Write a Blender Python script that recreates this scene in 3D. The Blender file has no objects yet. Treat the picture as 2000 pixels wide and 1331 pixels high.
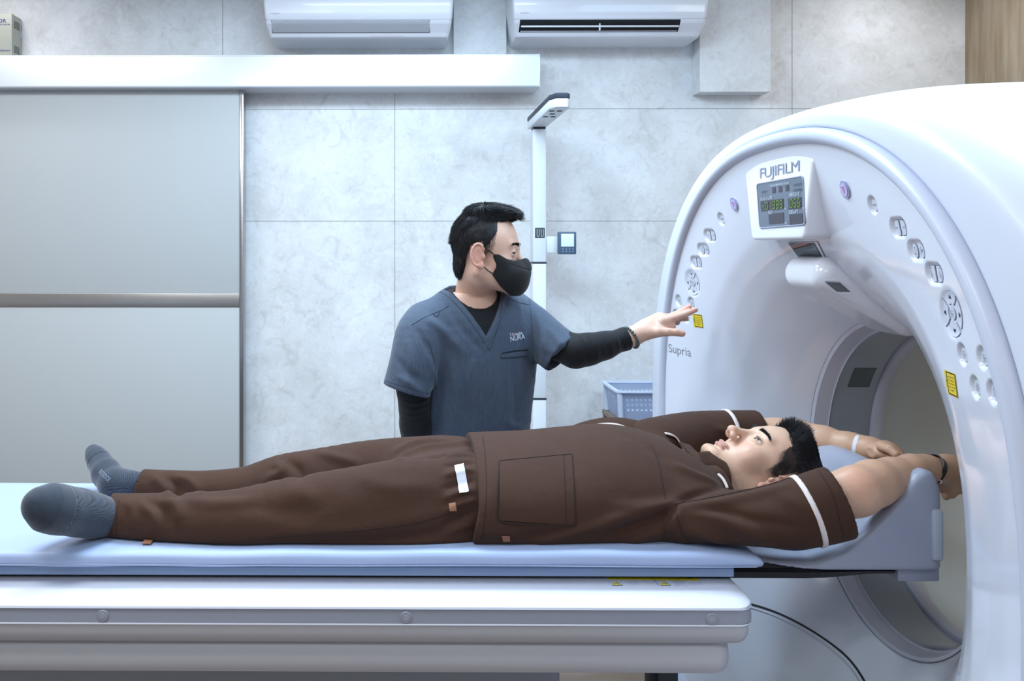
import bpy, bmesh, math, random
import numpy as np
from mathutils import Vector, Matrix
from mathutils.bvhtree import BVHTree

# ---------------------------------------------------------------- camera
H = 1.57                      # camera height above the floor (m)
F = 1700.0                    # focal length in pixels of the 2000 px wide frame
PX, PY = 771.0, 485.0         # principal point
YAW = math.radians(0.5)
scene = bpy.context.scene
col = scene.collection
cam_data = bpy.data.cameras.new('camera')
cam_data.sensor_width = 36.0
cam_data.lens = F / 2000.0 * 36.0
cam_data.shift_x = (1000.0 - PX) / 2000.0
cam_data.shift_y = -(665.5 - PY) / 2000.0
cam_data.clip_start = 0.05
cam = bpy.data.objects.new('camera', cam_data)
cam.location = (0, 0, H)
cam.rotation_euler = (math.radians(90), 0, YAW)
col.objects.link(cam)
scene.camera = cam

# ---------------------------------------------------------------- exposure, world, lights
vs = scene.view_settings
scene.display_settings.display_device = 'sRGB'
vs.view_transform = 'Standard'; vs.look = 'None'; vs.gamma = 1.0; vs.exposure = -0.10
vs.use_curve_mapping = False
scene.cycles.use_denoising = True
scene.cycles.max_bounces = 8
world = bpy.data.worlds.new('world'); scene.world = world
world.use_nodes = True
world.node_tree.nodes['Background'].inputs[0].default_value = (.75, .85, 1, 1)
world.node_tree.nodes['Background'].inputs[1].default_value = 0.0

def area(name, loc, size, power, color, rot=(0, 0, 0), spread=180):
    d = bpy.data.lights.new(name, 'AREA'); d.shape = 'RECTANGLE'
    d.size, d.size_y = size; d.energy = power; d.color = color
    d.spread = math.radians(spread)
    o = bpy.data.objects.new(name, d); o.location = loc; o.rotation_euler = rot
    col.objects.link(o); return o
CEIL = 2.80
COOL = (.74, .87, 1.0); NEUT = (.97, .98, 1.0); WARM = (1.0, .80, .55)
area('ceiling_light_left', (-1.8, 2.2, CEIL - .03), (1.2, .6), 30, NEUT)
area('ceiling_light_middle', (.0, 2.4, CEIL - .03), (1.2, .6), 58, (.62, .82, 1.0))
area('fill_light_centre', (-.9, .9, CEIL - .03), (.6, .6), 26, (.86, .93, 1.0))  # added fill that brightens the gantry face, not a known lamp
area('ceiling_light_right', (1.5, 1.5, CEIL - .03), (.9, .9), 30, (.54, .77, 1.0))
area('ceiling_light_camera', (.1, -.7, CEIL - .03), (2.4, .8), 34, (.86, .93, 1.0))
area('fill_light_rear', (2.15, 1.5, CEIL - .03), (.4, .4), 14, (.9, .95, 1.0))  # added fill behind the gantry, lightens the rear funnel through the bore
area('ceiling_spot_left', (-1.72, 3.5, CEIL - .03), (.12, .12), 1.8, NEUT)
area('ceiling_spot_right', (2.05, 3.45, CEIL - .03), (.12, .12), 2.6, NEUT)
area('ceiling_spot_wood', (2.36, 2.9, CEIL - .03), (.12, .12), 3.0, WARM)


# ---------------------------------------------------------------- helpers
def ray(px, py):
    a, b = (px - PX) / F, (PY - py) / F
    c, s = math.cos(YAW), math.sin(YAW)
    return np.array([a * c - s, a * s + c, b])
def P(px, py, Y):
    """world point (z relative to the camera height) measured from the photo at depth Y"""
    r = ray(px, py); return r * (Y / r[1])
def s2l(c):
    c = np.array(c, float) / 255.0
    return tuple(np.where(c <= .04045, c / 12.92, ((c + .055) / 1.055) ** 2.4)) 
def nrm(v):
    v = np.array(v, float); return v / np.linalg.norm(v)

MATS = {}
def mat(name, c, rough=.5, metal=0., coat=0., spec=.5, sss=0., var=None, bump=None, attr=False,
        stretch=(1, 1, 1), emit=None, trans=0., sheen=0., bump2=None, ior=1.45):
    """procedural material: base colour with noise variation (var=(scale, amount[, colour2])) and noise bump"""
    if name in MATS: return MATS[name]
    m = bpy.data.materials.new(name); m.use_nodes = True
    nt = m.node_tree; N = nt.nodes; L = nt.links
    b = N['Principled BSDF']
    lin = s2l(c) + (1,) if max(c) > 1.001 else tuple(c) + (1,)
    b.inputs['Base Color'].default_value = lin
    b.inputs['Roughness'].default_value = rough
    b.inputs['Metallic'].default_value = metal
    b.inputs['Coat Weight'].default_value = coat
    b.inputs['Coat Roughness'].default_value = .08
    b.inputs['Specular IOR Level'].default_value = spec
    b.inputs['IOR'].default_value = ior
    b.inputs['Sheen Weight'].default_value = sheen
    if sss:
        b.inputs['Subsurface Weight'].default_value = sss
        b.inputs['Subsurface Radius'].default_value = (1., .35, .2)
        b.inputs['Subsurface Scale'].default_value = .006
    if trans: b.inputs['Transmission Weight'].default_value = trans
    if emit:
        b.inputs['Emission Color'].default_value = s2l(emit[0]) + (1,)
        b.inputs['Emission Strength'].default_value = emit[1]
    tc = N.new('ShaderNodeTexCoord'); mp = N.new('ShaderNodeMapping')
    mp.inputs['Scale'].default_value = stretch
    L.new(tc.outputs['Object'], mp.inputs[0])
    src = None
    if attr:
        a = N.new('ShaderNodeAttribute'); a.attribute_name = 'Col'; src = a.outputs['Color']
    if var:
        n = N.new('ShaderNodeTexNoise'); n.inputs['Scale'].default_value = var[0]
        n.inputs['Detail'].default_value = 6; n.inputs['Roughness'].default_value = .6
        L.new(mp.outputs[0], n.inputs['Vector'])
        mx = N.new('ShaderNodeMix'); mx.data_type = 'RGBA'
        cr = N.new('ShaderNodeMapRange'); cr.inputs[1].default_value = .35; cr.inputs[2].default_value = .68
        L.new(n.outputs['Fac'], cr.inputs[0]); L.new(cr.outputs[0], mx.inputs[0])
        k = 1 - var[1]
        if src is None:
            mx.inputs[6].default_value = lin
            mx.inputs[7].default_value = (s2l(var[2]) + (1,)) if len(var) > 2 else tuple(v * k for v in lin[:3]) + (1,)
        else:
            mm = N.new('ShaderNodeMix'); mm.data_type = 'RGBA'; mm.blend_type = 'MULTIPLY'; mm.inputs[0].default_value = 1
            L.new(src, mm.inputs[6]); mm.inputs[7].default_value = (k, k, k, 1)
            L.new(src, mx.inputs[6]); L.new(mm.outputs[2], mx.inputs[7])
        src = mx.outputs[2]
    if src is not None: L.new(src, b.inputs['Base Color'])
    last = None
    for bp in (bump, bump2):
        if bp:
            n = N.new('ShaderNodeTexNoise'); n.inputs['Scale'].default_value = bp[0]
            n.inputs['Detail'].default_value = 3
            L.new(mp.outputs[0], n.inputs['Vector'])
            bu = N.new('ShaderNodeBump'); bu.inputs['Strength'].default_value = bp[1]
            bu.inputs['Distance'].default_value = bp[2] if len(bp) > 2 else .002
            L.new(n.outputs['Fac'], bu.inputs['Height'])
            if last is not None: L.new(last, bu.inputs['Normal'])
            last = bu.outputs[0]
    if last is not None: L.new(last, b.inputs['Normal'])
    MATS[name] = m
    return m

def tag(o, label=None, cat=None, group=None, kind=None):
    if label: o['label'] = label
    if cat: o['category'] = cat
    if group: o['group'] = group
    if kind: o['kind'] = kind
    return o
def thing(name, base, label, cat, group=None):
    o = bpy.data.objects.new(name, None); o.empty_display_size = .05
    o.location = (base[0], base[1], base[2] + H); col.objects.link(o)
    return tag(o, label, cat, group)
def wbase(o):
    b = np.zeros(3)
    while o is not None:
        b += np.array(o.location); o = o.parent
    return b
def mk(name, V, Fc, m, parent=None, smooth=True, sharp=None, base=None, colors=None):
    """link ONE mesh object; V is world (z relative to camera height)"""
    V = np.asarray(V, float).reshape(-1, 3).copy(); V[:, 2] += H
    if base is None:
        base = wbase(parent) if parent is not None else np.array([*(V[:, :2].mean(0)), V[:, 2].min()])
    else: base = np.array(base, float) + [0, 0, H]
    V -= base
    me = bpy.data.meshes.new(name)
    if isinstance(Fc, np.ndarray) and Fc.ndim == 2:
        n, k = Fc.shape
        me.vertices.add(len(V)); me.vertices.foreach_set('co', V.ravel())
        me.loops.add(n * k); me.loops.foreach_set('vertex_index', Fc.ravel().astype(np.int32))
        me.polygons.add(n); me.polygons.foreach_set('loop_start', np.arange(0, n * k, k, dtype=np.int32))
        me.update(calc_edges=True)
    else:
        me.from_pydata([tuple(v) for v in V], [], [tuple(int(i) for i in f) for f in Fc]); me.update()
    me.polygons.foreach_set('use_smooth', [bool(smooth)] * len(me.polygons))
    if sharp: me.set_sharp_from_angle(angle=math.radians(sharp))
    if colors is not None:
        a = me.color_attributes.new('Col', 'FLOAT_COLOR', 'POINT')
        c4 = np.ones((len(V), 4), np.float32); c4[:, :3] = colors
        a.data.foreach_set('color', c4.ravel())
    me.materials.append(m)
    o = bpy.data.objects.new(name, me); col.objects.link(o)
    if parent is not None:
        o.parent = parent
        o.location = base - wbase(parent)
    else: o.location = base
    return o

class MB:
    """collects primitives into one mesh"""
    def __init__(s): s.V = []; s.F = []; s.n = 0
    def add(s, V, Fc):
        V = np.asarray(V, float).reshape(-1, 3)
        s.V.append(V); s.F += [tuple(int(i) + s.n for i in f) for f in Fc]; s.n += len(V); return s
    def box(s, lo, hi, bev=0., seg=2):
        bm = bmesh.new(); bmesh.ops.create_cube(bm, size=1)
        lo = np.array(lo, float); hi = np.array(hi, float)
        for v in bm.verts: v.co = Vector((lo + hi) / 2 + np.array(v.co) * (hi - lo))
        if bev: bmesh.ops.bevel(bm, geom=list(bm.edges), offset=bev, segments=seg, profile=.5, affect='EDGES')
        return s.bm(bm)
    def bm(s, bm):
        bm.verts.index_update()
        s.add([tuple(v.co) for v in bm.verts], [[v.index for v in f.verts] for f in bm.faces]); bm.free(); return s
    def prism(s, pts, axis, a, b, bev=0., seg=2):
        """polygon pts (2D in the two other axes, cyclic order) extruded along axis from a to b"""
        bm = bmesh.new(); ax = {'x': 0, 'y': 1, 'z': 2}[axis]; oth = [i for i in range(3) if i != ax]
        def v3(p, t):
            c = [0, 0, 0]; c[ax] = t; c[oth[0]] = p[0]; c[oth[1]] = p[1]; return c
        A = [bm.verts.new(v3(p, a)) for p in pts]; B = [bm.verts.new(v3(p, b)) for p in pts]
        n = len(pts)
        f1 = bm.faces.new(A); f2 = bm.faces.new(B[::-1])
        for i in range(n): bm.faces.new((A[i], B[i], B[(i + 1) % n], A[(i + 1) % n]))
        bmesh.ops.recalc_face_normals(bm, faces=bm.faces)
        if bev:
            ed = [e for e in bm.edges if e in f1.edges[:] or e in f2.edges[:]]
            bmesh.ops.bevel(bm, geom=ed, offset=bev, segments=seg, profile=.5, affect='EDGES')
        return s.bm(bm)
    def tube(s, pts, r, n=8, closed=False, cap=True, flat=None):
        pts = [np.array(p, float) for p in pts]; m = len(pts)
        rr = r if hasattr(r, '__len__') else [r] * m
        V = []; prev = None
        for i, p in enumerate(pts):
            if closed: t = pts[(i + 1) % m] - pts[i - 1]
            else: t = pts[min(i + 1, m - 1)] - pts[max(i - 1, 0)]
            t = t / (np.linalg.norm(t) + 1e-12)
            if prev is None:
                a = np.array([0, 0, 1.]) if abs(t[2]) < .9 else np.array([1., 0, 0])
            else: a = prev
            u = a - t * a.dot(t); u /= np.linalg.norm(u); prev = u; w = np.cross(t, u)
            for k in range(n):
                an = 2 * math.pi * k / n
                V.append(p + rr[i] * (u * math.cos(an) + w * math.sin(an)))
        Fc = []
        for i in range(m if closed else m - 1):
            j = (i + 1) % m
            for k in range(n):
                q = (k + 1) % n; Fc.append((i * n + k, i * n + q, j * n + q, j * n + k))
        if cap and not closed:
            Fc.append(tuple(range(n))[::-1]); Fc.append(tuple((m - 1) * n + k for k in range(n)))
        return s.add(V, Fc)
    def cyl(s, p, q, r, n=32, bev=0.):
        p = np.array(p, float); q = np.array(q, float)
        if bev:
            d = (q - p) / np.linalg.norm(q - p)
            return s.tube([p, p + d * 1e-4, p + d * bev, q - d * bev, q - d * 1e-4, q], [r - bev, r - bev, r, r, r - bev, r - bev], n)
        return s.tube([p, q], r, n)
    def sphere(s, c, r, n=16):
        r = np.array([r] * 3 if not hasattr(r, '__len__') else r, float)
        bm = bmesh.new(); bmesh.ops.create_uvsphere(bm, u_segments=n, v_segments=max(6, n // 2), radius=1)
        for v in bm.verts: v.co = Vector(np.array(c) + np.array(v.co) * r)
        return s.bm(bm)
    def build(s, name, m, parent=None, smooth=True, sharp=35, **k):
        return mk(name, np.vstack(s.V), s.F, m, parent, smooth, sharp, **k)

def rings(V, closed_u=True):
    """V: (n, m, 3) grid -> verts, quads; closed_u closes the second index"""
    n, m = V.shape[:2]; idx = np.arange(n * m).reshape(n, m)
    if closed_u:
        j = np.roll(idx, -1, 1); q = np.stack([idx[:-1], idx[1:], j[1:], j[:-1]], -1)
    else: q = np.stack([idx[:-1, :-1], idx[1:, :-1], idx[1:, 1:], idx[:-1, 1:]], -1)
    return V.reshape(-1, 3), q.reshape(-1, 4)

def smooth_poly(pts, n=8, closed=False):
    """Catmull-Rom through pts"""
    p = np.array(pts, float); m = len(p); out = []
    segs = m if closed else m - 1
    for i in range(segs):
        g = (lambda k: p[k % m]) if closed else (lambda k: p[min(max(k, 0), m - 1)])
        a, b, c, d = g(i - 1), g(i), g(i + 1), g(i + 2)
        for t in np.linspace(0, 1, n, endpoint=False):
            out.append(.5 * ((2 * b) + (c - a) * t + (2 * a - 5 * b + 4 * c - d) * t * t + (3 * b - a - 3 * c + d) * t ** 3))
    if not closed: out.append(p[-1])
    return np.array(out)

def text2d(body, size, extr=0., xs=1., align='CENTER', spacing=1.):
    """lettering as a flat mesh in its own plane: verts (u, v), faces"""
    cu = bpy.data.curves.new('lettering', 'FONT'); cu.body = body; cu.size = size
    cu.align_x = align; cu.align_y = 'CENTER'; cu.resolution_u = 4; cu.space_character = spacing; cu.fill_mode = 'FRONT'
    o = bpy.data.objects.new('lettering', cu); col.objects.link(o)
    bpy.context.view_layer.update()
    me = bpy.data.meshes.new_from_object(o.evaluated_get(bpy.context.evaluated_depsgraph_get()))
    V = np.array([tuple(v.co) for v in me.vertices]); Fc = [tuple(p.vertices) for p in me.polygons]
    bpy.data.objects.remove(o); bpy.data.curves.remove(cu); bpy.data.meshes.remove(me)
    V = V[:, :2] * [xs, 1]
    return V, Fc
def put2d(V2, O, U, W):
    """flat lettering placed at O along directions U (reading) and W (up)"""
    return np.array(O) + V2[:, :1] * np.array(U) + V2[:, 1:2] * np.array(W)

def bvh(o):
    M = np.array(o.matrix_world) if False else None
    b = wbase(o); n = len(o.data.vertices); co = np.empty(n * 3); o.data.vertices.foreach_get('co', co)
    V = co.reshape(-1, 3) + b - [0, 0, H]
    return BVHTree.FromPolygons([tuple(v) for v in V], [tuple(p.vertices) for p in o.data.polygons])
def hit(tree, px, py, off=.001):
    """point of a surface seen at photo position (px, py), lifted by off along its normal"""
    r = nrm(ray(px, py)); h = tree.ray_cast(Vector((0, 0, 0)), Vector(r))
    if h[0] is None: return None
    n = np.array(h[1])
    if n.dot(r) > 0: n = -n
    return np.array(h[0]) + n * off, n
def seam(name, trees, pts, r, m, parent, n=6, off=.0, sm=6):
    """thin stitched line lying on a surface along measured points"""
    q = []
    for p in smooth_poly(pts, sm):
        for t in (trees if isinstance(trees, list) else [trees]):
            h = hit(t, p[0], p[1], off)
            if h: q.append(h[0]); break
    if len(q) < 2: return None
    return MB().tube(q, r, n).build(name, m, parent)
def patch(name, tree, poly, m, parent, off=.0012, nu=10, nv=10, thick=0.):
    """quadrilateral patch (4 photo corners TL,TR,BR,BL) wrapped on a surface"""
    A, B, C, D = [np.array(p, float) for p in poly]; G = np.zeros((nv + 1, nu + 1, 3)); last = None; nn = None
    for j in range(nv + 1):
        for i in range(nu + 1):
            u, v = i / nu, j / nv
            p = (A * (1 - u) + B * u) * (1 - v) + (D * (1 - u) + C * u) * v
            h = hit(tree, p[0], p[1], off)
            if h: last, nn = h
            G[j, i] = last
    V, Q = rings(G, False)
    if thick:
        bm = bmesh.new(); vs_ = [bm.verts.new(v) for v in V]
        for q in Q: bm.faces.new([vs_[k] for k in q])
        bmesh.ops.solidify(bm, geom=list(bm.faces), thickness=thick)
        return MB().bm(bm).build(name, m, parent, sharp=50)
    return mk(name, V, Q[:, ::-1].copy(), m, parent)

def letters(tree, body, c, U, W, m, parent, off=.0008):
    """lettering wrapped on a surface: centre c, reading vector U and height vector W in photo pixels"""
    V2, Fc = text2d(body, 1.); lo, hi = V2.min(0), V2.max(0); V2 = (V2 - (lo + hi) / 2) / (hi - lo)
    hs = [hit(tree, c[0] + u * U[0] + v * W[0], c[1] + u * U[1] + v * W[1], off) for u, v in V2]
    ok = [h[0] for h in hs if h]
    if not ok: return None
    o, last = [], ok[0]
    for h in hs: last = h[0] if h else last; o.append(last)
    return mk('lettering', o, Fc, m, parent, smooth=False)

# ---------------------------------------------------------------- implicit surfaces for organic shapes
def smin(a, b, k):
    h = np.clip(.5 + .5 * (b - a) / k, 0, 1); return b + (a - b) * h - k * h * (1 - h)
def smax(a, b, k): return -smin(-a, -b, k)
def ell(p, c, r, R=None):
    q = p - np.array(c)
    if R is not None: q = q @ np.array(R).T
    r = np.array(r, float); k0 = np.linalg.norm(q / r, axis=1); k1 = np.linalg.norm(q / (r * r), axis=1) + 1e-9
    return k0 * (k0 - 1) / k1
def cap(p, a, b, ra, rb=None):
    a = np.array(a, float); b = np.array(b, float); rb = ra if rb is None else rb
    ab = b - a; t = np.clip(((p - a) @ ab) / (ab @ ab + 1e-12), 0, 1)
    return np.linalg.norm(p - a - t[:, None] * ab, axis=1) - (ra + (rb - ra) * t)
def rbox(p, c, h, r, R=None):
    q = p - np.array(c)
    if R is not None: q = q @ np.array(R).T
    q = np.abs(q) - (np.array(h) - r)
    return np.linalg.norm(np.maximum(q, 0), axis=1) + np.minimum(q.max(1), 0) - r
def chain(p, nodes, up=(0, 0, 1), sub=5, ends=1.):
    """swept elliptic body: nodes (x,y,z,ra,rb); rb is along `up`, ra across"""
    N = smooth_poly(nodes, sub); best = None; up = np.array(up, float)
    for i in range(len(N) - 1):
        a, b = N[i, :3], N[i + 1, :3]; ab = b - a; L = np.linalg.norm(ab)
        if L < 1e-6: continue
        t = ab / L; w = up - t * up.dot(t); w /= np.linalg.norm(w); s = np.cross(t, w)
        q = p - a; q_t = q @ t; k = np.clip(q_t / L, 0, 1)
        ra = N[i, 3] + (N[i + 1, 3] - N[i, 3]) * k; rb = N[i, 4] + (N[i + 1, 4] - N[i, 4]) * k
        over = q_t - k * L; m = np.minimum(ra, rb)
        qs, qw = q @ s, q @ w
        k0 = np.sqrt((qs / ra) ** 2 + (qw / rb) ** 2 + (over / (m * ends)) ** 2)
        k1 = np.sqrt((qs / ra ** 2) ** 2 + (qw / rb ** 2) ** 2 + (over / (m * ends) ** 2) ** 2) + 1e-9
        d = k0 * (k0 - 1) / k1
        best = d if best is None else np.minimum(best, d)
    return best
def limb(p, pts, k=.01):
    """pts: (x,y,z,r) joined round cones"""
    d = None
    for a, b in zip(pts[:-1], pts[1:]):
        e = cap(p, a[:3], b[:3], a[3], b[3]); d = e if d is None else smin(d, e, k)
    return d
def mesh_sdf(f, lo, hi, h, proj=2, blk=12):
    """surface nets over a sparse block grid, then projection onto the surface"""
    lo = np.array(lo, float); hi = np.array(hi, float)
    nb = np.ceil((hi - lo) / (h * blk)).astype(int); n = nb * blk + 1
    V = np.full(n, 1.0, np.float32)
    bi = np.stack(np.meshgrid(*[np.arange(k) for k in nb], indexing='ij'), -1).reshape(-1, 3)
    cen = lo + (bi + .5) * blk * h
    dc = f(cen); rad = blk * h * .5 * 1.733 * 1.6 + .01
    o = np.arange(blk + 1); loc = np.stack(np.meshgrid(o, o, o, indexing='ij'), -1).reshape(-1, 3)
    for (b, d) in zip(bi, dc):
        s = b * blk; sl = tuple(slice(a, a + blk + 1) for a in s)
        if abs(d) > rad:
            if d < 0: V[sl] = np.where(V[sl] == 1.0, -1.0, V[sl])
    act = bi[np.abs(dc) <= rad]
    for i in range(0, len(act), 64):
        ch = act[i:i + 64]
        pts = (lo + ((ch * blk)[:, None, :] + loc[None]) * h).reshape(-1, 3)
        val = f(pts).reshape(len(ch), blk + 1, blk + 1, blk + 1)
        for b, v in zip(ch, val):
            s = b * blk; V[s[0]:s[0] + blk + 1, s[1]:s[1] + blk + 1, s[2]:s[2] + blk + 1] = v
    S = V < 0
    nx, ny, nz = [k - 1 for k in n]
    cnt = np.zeros((nx, ny, nz), np.int8); acc = np.zeros((nx, ny, nz, 3), np.float32)
    def sl3(dx, dy, dz): return (slice(dx, dx + nx), slice(dy, dy + ny), slice(dz, dz + nz))
    cs = [(0, 0, 0), (1, 0, 0), (0, 1, 0), (0, 0, 1), (1, 1, 0), (1, 0, 1), (0, 1, 1), (1, 1, 1)]
    for a in cs:
        for ax in range(3):
            if a[ax]: continue
            b = list(a); b[ax] = 1
            va, vb = V[sl3(*a)], V[sl3(*b)]; c = (va < 0) != (vb < 0)
            t = np.where(c, va / np.where(c, va - vb, 1), 0)
            cnt += c
            for k in range(3): acc[..., k] += np.where(c, a[k] + (t if k == ax else 0), 0)
    ok = cnt > 0; idx = -np.ones((nx, ny, nz), np.int64); idx[ok] = np.arange(ok.sum())
    ii = np.argwhere(ok); X = lo + (ii + acc[ok] / cnt[ok][:, None]) * h
    Q = []
    for ax in range(3):
        u, w = [(1, 2), (2, 0), (0, 1)][ax]
        A = S; sa = [slice(None)] * 3; sb = [slice(None)] * 3; sa[ax] = slice(0, -1); sb[ax] = slice(1, None)
        c = A[tuple(sa)] != A[tuple(sb)]
        e = np.argwhere(c); e = e[(e[:, u] > 0) & (e[:, w] > 0) & (e[:, u] < n[u] - 1) & (e[:, w] < n[w] - 1)]
        if not len(e): continue
        neg = S[e[:, 0], e[:, 1], e[:, 2]]
        def cell(du, dw):
            q = e.copy(); q[:, u] -= du; q[:, w] -= dw; return idx[q[:, 0], q[:, 1], q[:, 2]]
        q = np.stack([cell(1, 1), cell(0, 1), cell(0, 0), cell(1, 0)], 1)
        q[~neg] = q[~neg][:, ::-1]; Q.append(q)
    Q = np.vstack(Q); Q = Q[(Q >= 0).all(1)]
    for _ in range(proj):
        d = f(X); e = h * .25; G = np.stack([(f(X + np.eye(3)[k] * e) - f(X - np.eye(3)[k] * e)) / (2 * e) for k in range(3)], 1)
        g2 = (G * G).sum(1) + 1e-6; st = np.clip(d / np.sqrt(g2), -h * .6, h * .6)
        X = X - G / np.sqrt(g2)[:, None] * st[:, None]
    return X, Q
def grad(f, X, e=.002):
    G = np.stack([f(X + np.eye(3)[k] * e) - f(X - np.eye(3)[k] * e) for k in range(3)], 1)
    return G / (np.linalg.norm(G, axis=1)[:, None] + 1e-9)
def relax(X, Q, it=2, w=.5):
    n = len(X)
    for _ in range(it):
        s = np.zeros_like(X); c = np.zeros(n)
        for a, b in ((0, 1), (1, 2), (2, 3), (3, 0)):
            np.add.at(s, Q[:, a], X[Q[:, b]]); np.add.at(c, Q[:, a], 1)
            np.add.at(s, Q[:, b], X[Q[:, a]]); np.add.at(c, Q[:, b], 1)
        X = X + w * (s / np.maximum(c, 1)[:, None] - X)
    return X
def noise3(X, sc, seed=0, oct=3):
    rng = np.random.RandomState(seed); o = np.zeros(len(X)); a = 1.
    for k in range(oct):
        for _ in range(5):
            d = rng.normal(size=3); d /= np.linalg.norm(d); o += a * np.sin(X @ d * sc * rng.uniform(.6, 1.4) + rng.uniform(0, 6.28)) / 5
        a *= .5; sc *= 2
    return o
def polydist(X, pts):
    """distance to a polyline and parameter 0..1"""
    best = np.full(len(X), 9.); par = np.zeros(len(X)); n = len(pts) - 1
    for i in range(n):
        a = np.array(pts[i]); b = np.array(pts[i + 1]); ab = b - a
        t = np.clip(((X - a) @ ab) / (ab @ ab + 1e-12), 0, 1); d = np.linalg.norm(X - a - t[:, None] * ab, axis=1)
        m = d < best; best = np.where(m, d, best); par = np.where(m, (i + t) / n, par)
    return best, par
def folds(X, f, lst, base=0., Q=None, tree=None):
    """push cloth vertices along the surface normal: lst of (polyline of (px, py[, Y]), width, height)"""
    if tree is None: tree = BVHTree.FromPolygons([tuple(v) for v in X], [tuple(int(i) for i in q) for q in Q])
    N = grad(f, X); d = np.zeros(len(X)) + base
    for pts, w, a in lst:
        q = smooth_poly([p[:2] for p in pts], 5); o = []
        for p in q:
            h = hit(tree, p[0], p[1], 0.)
            if h: o.append(h[0])
        if len(o) < 2: continue
        D, t = polydist(X, np.array(o))
        d += a * np.exp(-(D / w) ** 2) * np.clip(np.sin(np.clip(t, 0.03, .97) * math.pi), 0, 1) ** .5
    return X + N * d[:, None]
# ---------------------------------------------------------------- room shell
YB = 3.83
XL = -3.3; XR = P(1885, 400, YB)[0]; YF = -1.7
ZF = -H; ZC = CEIL - H
m_wall = mat('wall_panel', (233, 235, 238), rough=.55, var=(3.2, .17, (206, 206, 205)), bump=(60, .25, .001))
# second, finer mottling layered into the same wall material
def mottle(m, sc, c2, lo, hi, fac, dist=1.2):
    nt = m.node_tree; N = nt.nodes; L = nt.links; b = N['Principled BSDF']
    src = b.inputs['Base Color'].links[0].from_socket
    tc = N.new('ShaderNodeTexCoord'); n = N.new('ShaderNodeTexNoise')
    n.inputs['Scale'].default_value = sc; n.inputs['Detail'].default_value = 10; n.inputs['Roughness'].default_value = .72
    n.inputs['Distortion'].default_value = dist
    L.new(tc.outputs['Object'], n.inputs['Vector'])
    r = N.new('ShaderNodeMapRange'); r.inputs[1].default_value = lo; r.inputs[2].default_value = hi; r.inputs[4].default_value = fac
    L.new(n.outputs['Fac'], r.inputs[0])
    mx = N.new('ShaderNodeMix'); mx.data_type = 'RGBA'; L.new(r.outputs[0], mx.inputs[0]); L.new(src, mx.inputs[6])
    mx.inputs[7].default_value = s2l(c2) + (1,); L.new(mx.outputs[2], b.inputs['Base Color'])
mottle(m_wall, 11, (172, 167, 160), .52, .74, .5)
mottle(m_wall, 30, (240, 242, 244), .50, .70, .45, 1.)
mottle(m_wall, 55, (184, 180, 174), .54, .72, .35, .5)
m_seam = mat('wall_joint', (150, 150, 148), rough=.8)
m_ceil = mat('ceiling_paint', (235, 236, 238), rough=.8)
m_floor = mat('floor_vinyl', (140, 122, 108), rough=.4, var=(4, .25), stretch=(1, 6, 1))
m_wood = mat('oak_panel', (176, 160, 138), rough=.5, var=(1.6, .3, (146, 124, 96)), stretch=(14, 14, 1.2), bump=(30, .15, .001))
m_wallside = mat('side_wall_paint', (205, 206, 208), rough=.7)

def struct(name, mb, m, **k):
    o = mb.build(name, m, **k); o['kind'] = 'structure'; return o
struct('floor', MB().box((XL, YF, ZF - .1), (XR, YB, ZF)), m_floor)
struct('ceiling', MB().box((XL, YF, ZC), (XR, YB, ZC + .1)), m_ceil)
struct('wall_back', MB().box((XL - .1, YB, ZF - .1), (XR + .1, YB + .12, ZC + .1)), m_wall)
struct('wall_left', MB().box((XL - .1, YF, ZF - .1), (XL, YB, ZC + .1)), m_wallside)
struct('wall_right', MB().box((XR, YF, ZF - .1), (XR + .1, YB, ZC + .1)), m_wood)
struct('wall_front', MB().box((XL - .1, YF - .1, ZF - .1), (XR + .1, YF, ZC + .1)), m_wallside)
# panel joints of the back wall: vertical and horizontal grooves
def wx(px, Y=YB): return P(px, 400, Y)[0]
def wz(py, px=1000, Y=YB): return P(px, py, Y)[2]
k = 0
for x, z0, z1 in ((wx(435), wz(110), ZC), (wx(771), ZF, wz(110)), (wx(1547), ZF, ZC)):
    k += 1; struct('trim_%d' % k, MB().box((x - .0012, YB - .0006, z0), (x + .0012, YB + .002, z1)), m_seam)
for z, x0 in ((wz(213), wx(480)), (wz(432), wx(480))):
    k += 1; struct('trim_%d' % k, MB().box((x0, YB - .0006, z - .0010), (XR, YB + .002, z + .0010)), m_seam)
# boxed-in column between the air conditioners and boxed pipe duct beside the right one
struct('trim_6', MB().box((P(886, 50, 3.79)[0], 3.79, wz(112, Y=3.75)), (P(989, 50, 3.79)[0], YB + .01, ZC)), m_wall)
struct('trim_7', MB().box((P(1367, 100, 3.735)[0], 3.735, wz(180, Y=3.735)), (P(1505, 100, 3.735)[0], YB + .01, ZC)), m_wall)

# ---------------------------------------------------------------- sliding door
m_door = mat('door_laminate', (187, 190, 190), rough=.5, bump=(300, .05, .0005))
m_steel = mat('brushed_steel', (178, 172, 166), rough=.3, metal=.85, stretch=(1, 1, 40), bump=(40, .1, .0005))
m_alu = mat('satin_aluminium', (225, 228, 232), rough=.28, metal=.25, coat=.2)
yd = 3.74
xd = P(468, 500, yd)[0]
door = thing('door_1', (xd - .7, yd, ZF), None, None); door['kind'] = 'structure'
zt = P(468, 172, yd)[2]
hz0, hz1 = P(300, 600, yd)[2], P(300, 573, yd)[2]
MB().box((XL + .02, yd, hz1), (xd, yd + .04, zt), .002).build('door_panel', m_door, door)
MB().box((XL + .02, yd, ZF + .01), (xd, yd + .04, hz0), .002).build('door_panel', m_door, door)
MB().box((XL + .02, yd - .004, hz0), (xd, yd + .03, hz1), .002).build('steel_band', m_steel, door)['label'] = 'horizontal brushed steel band'
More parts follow.
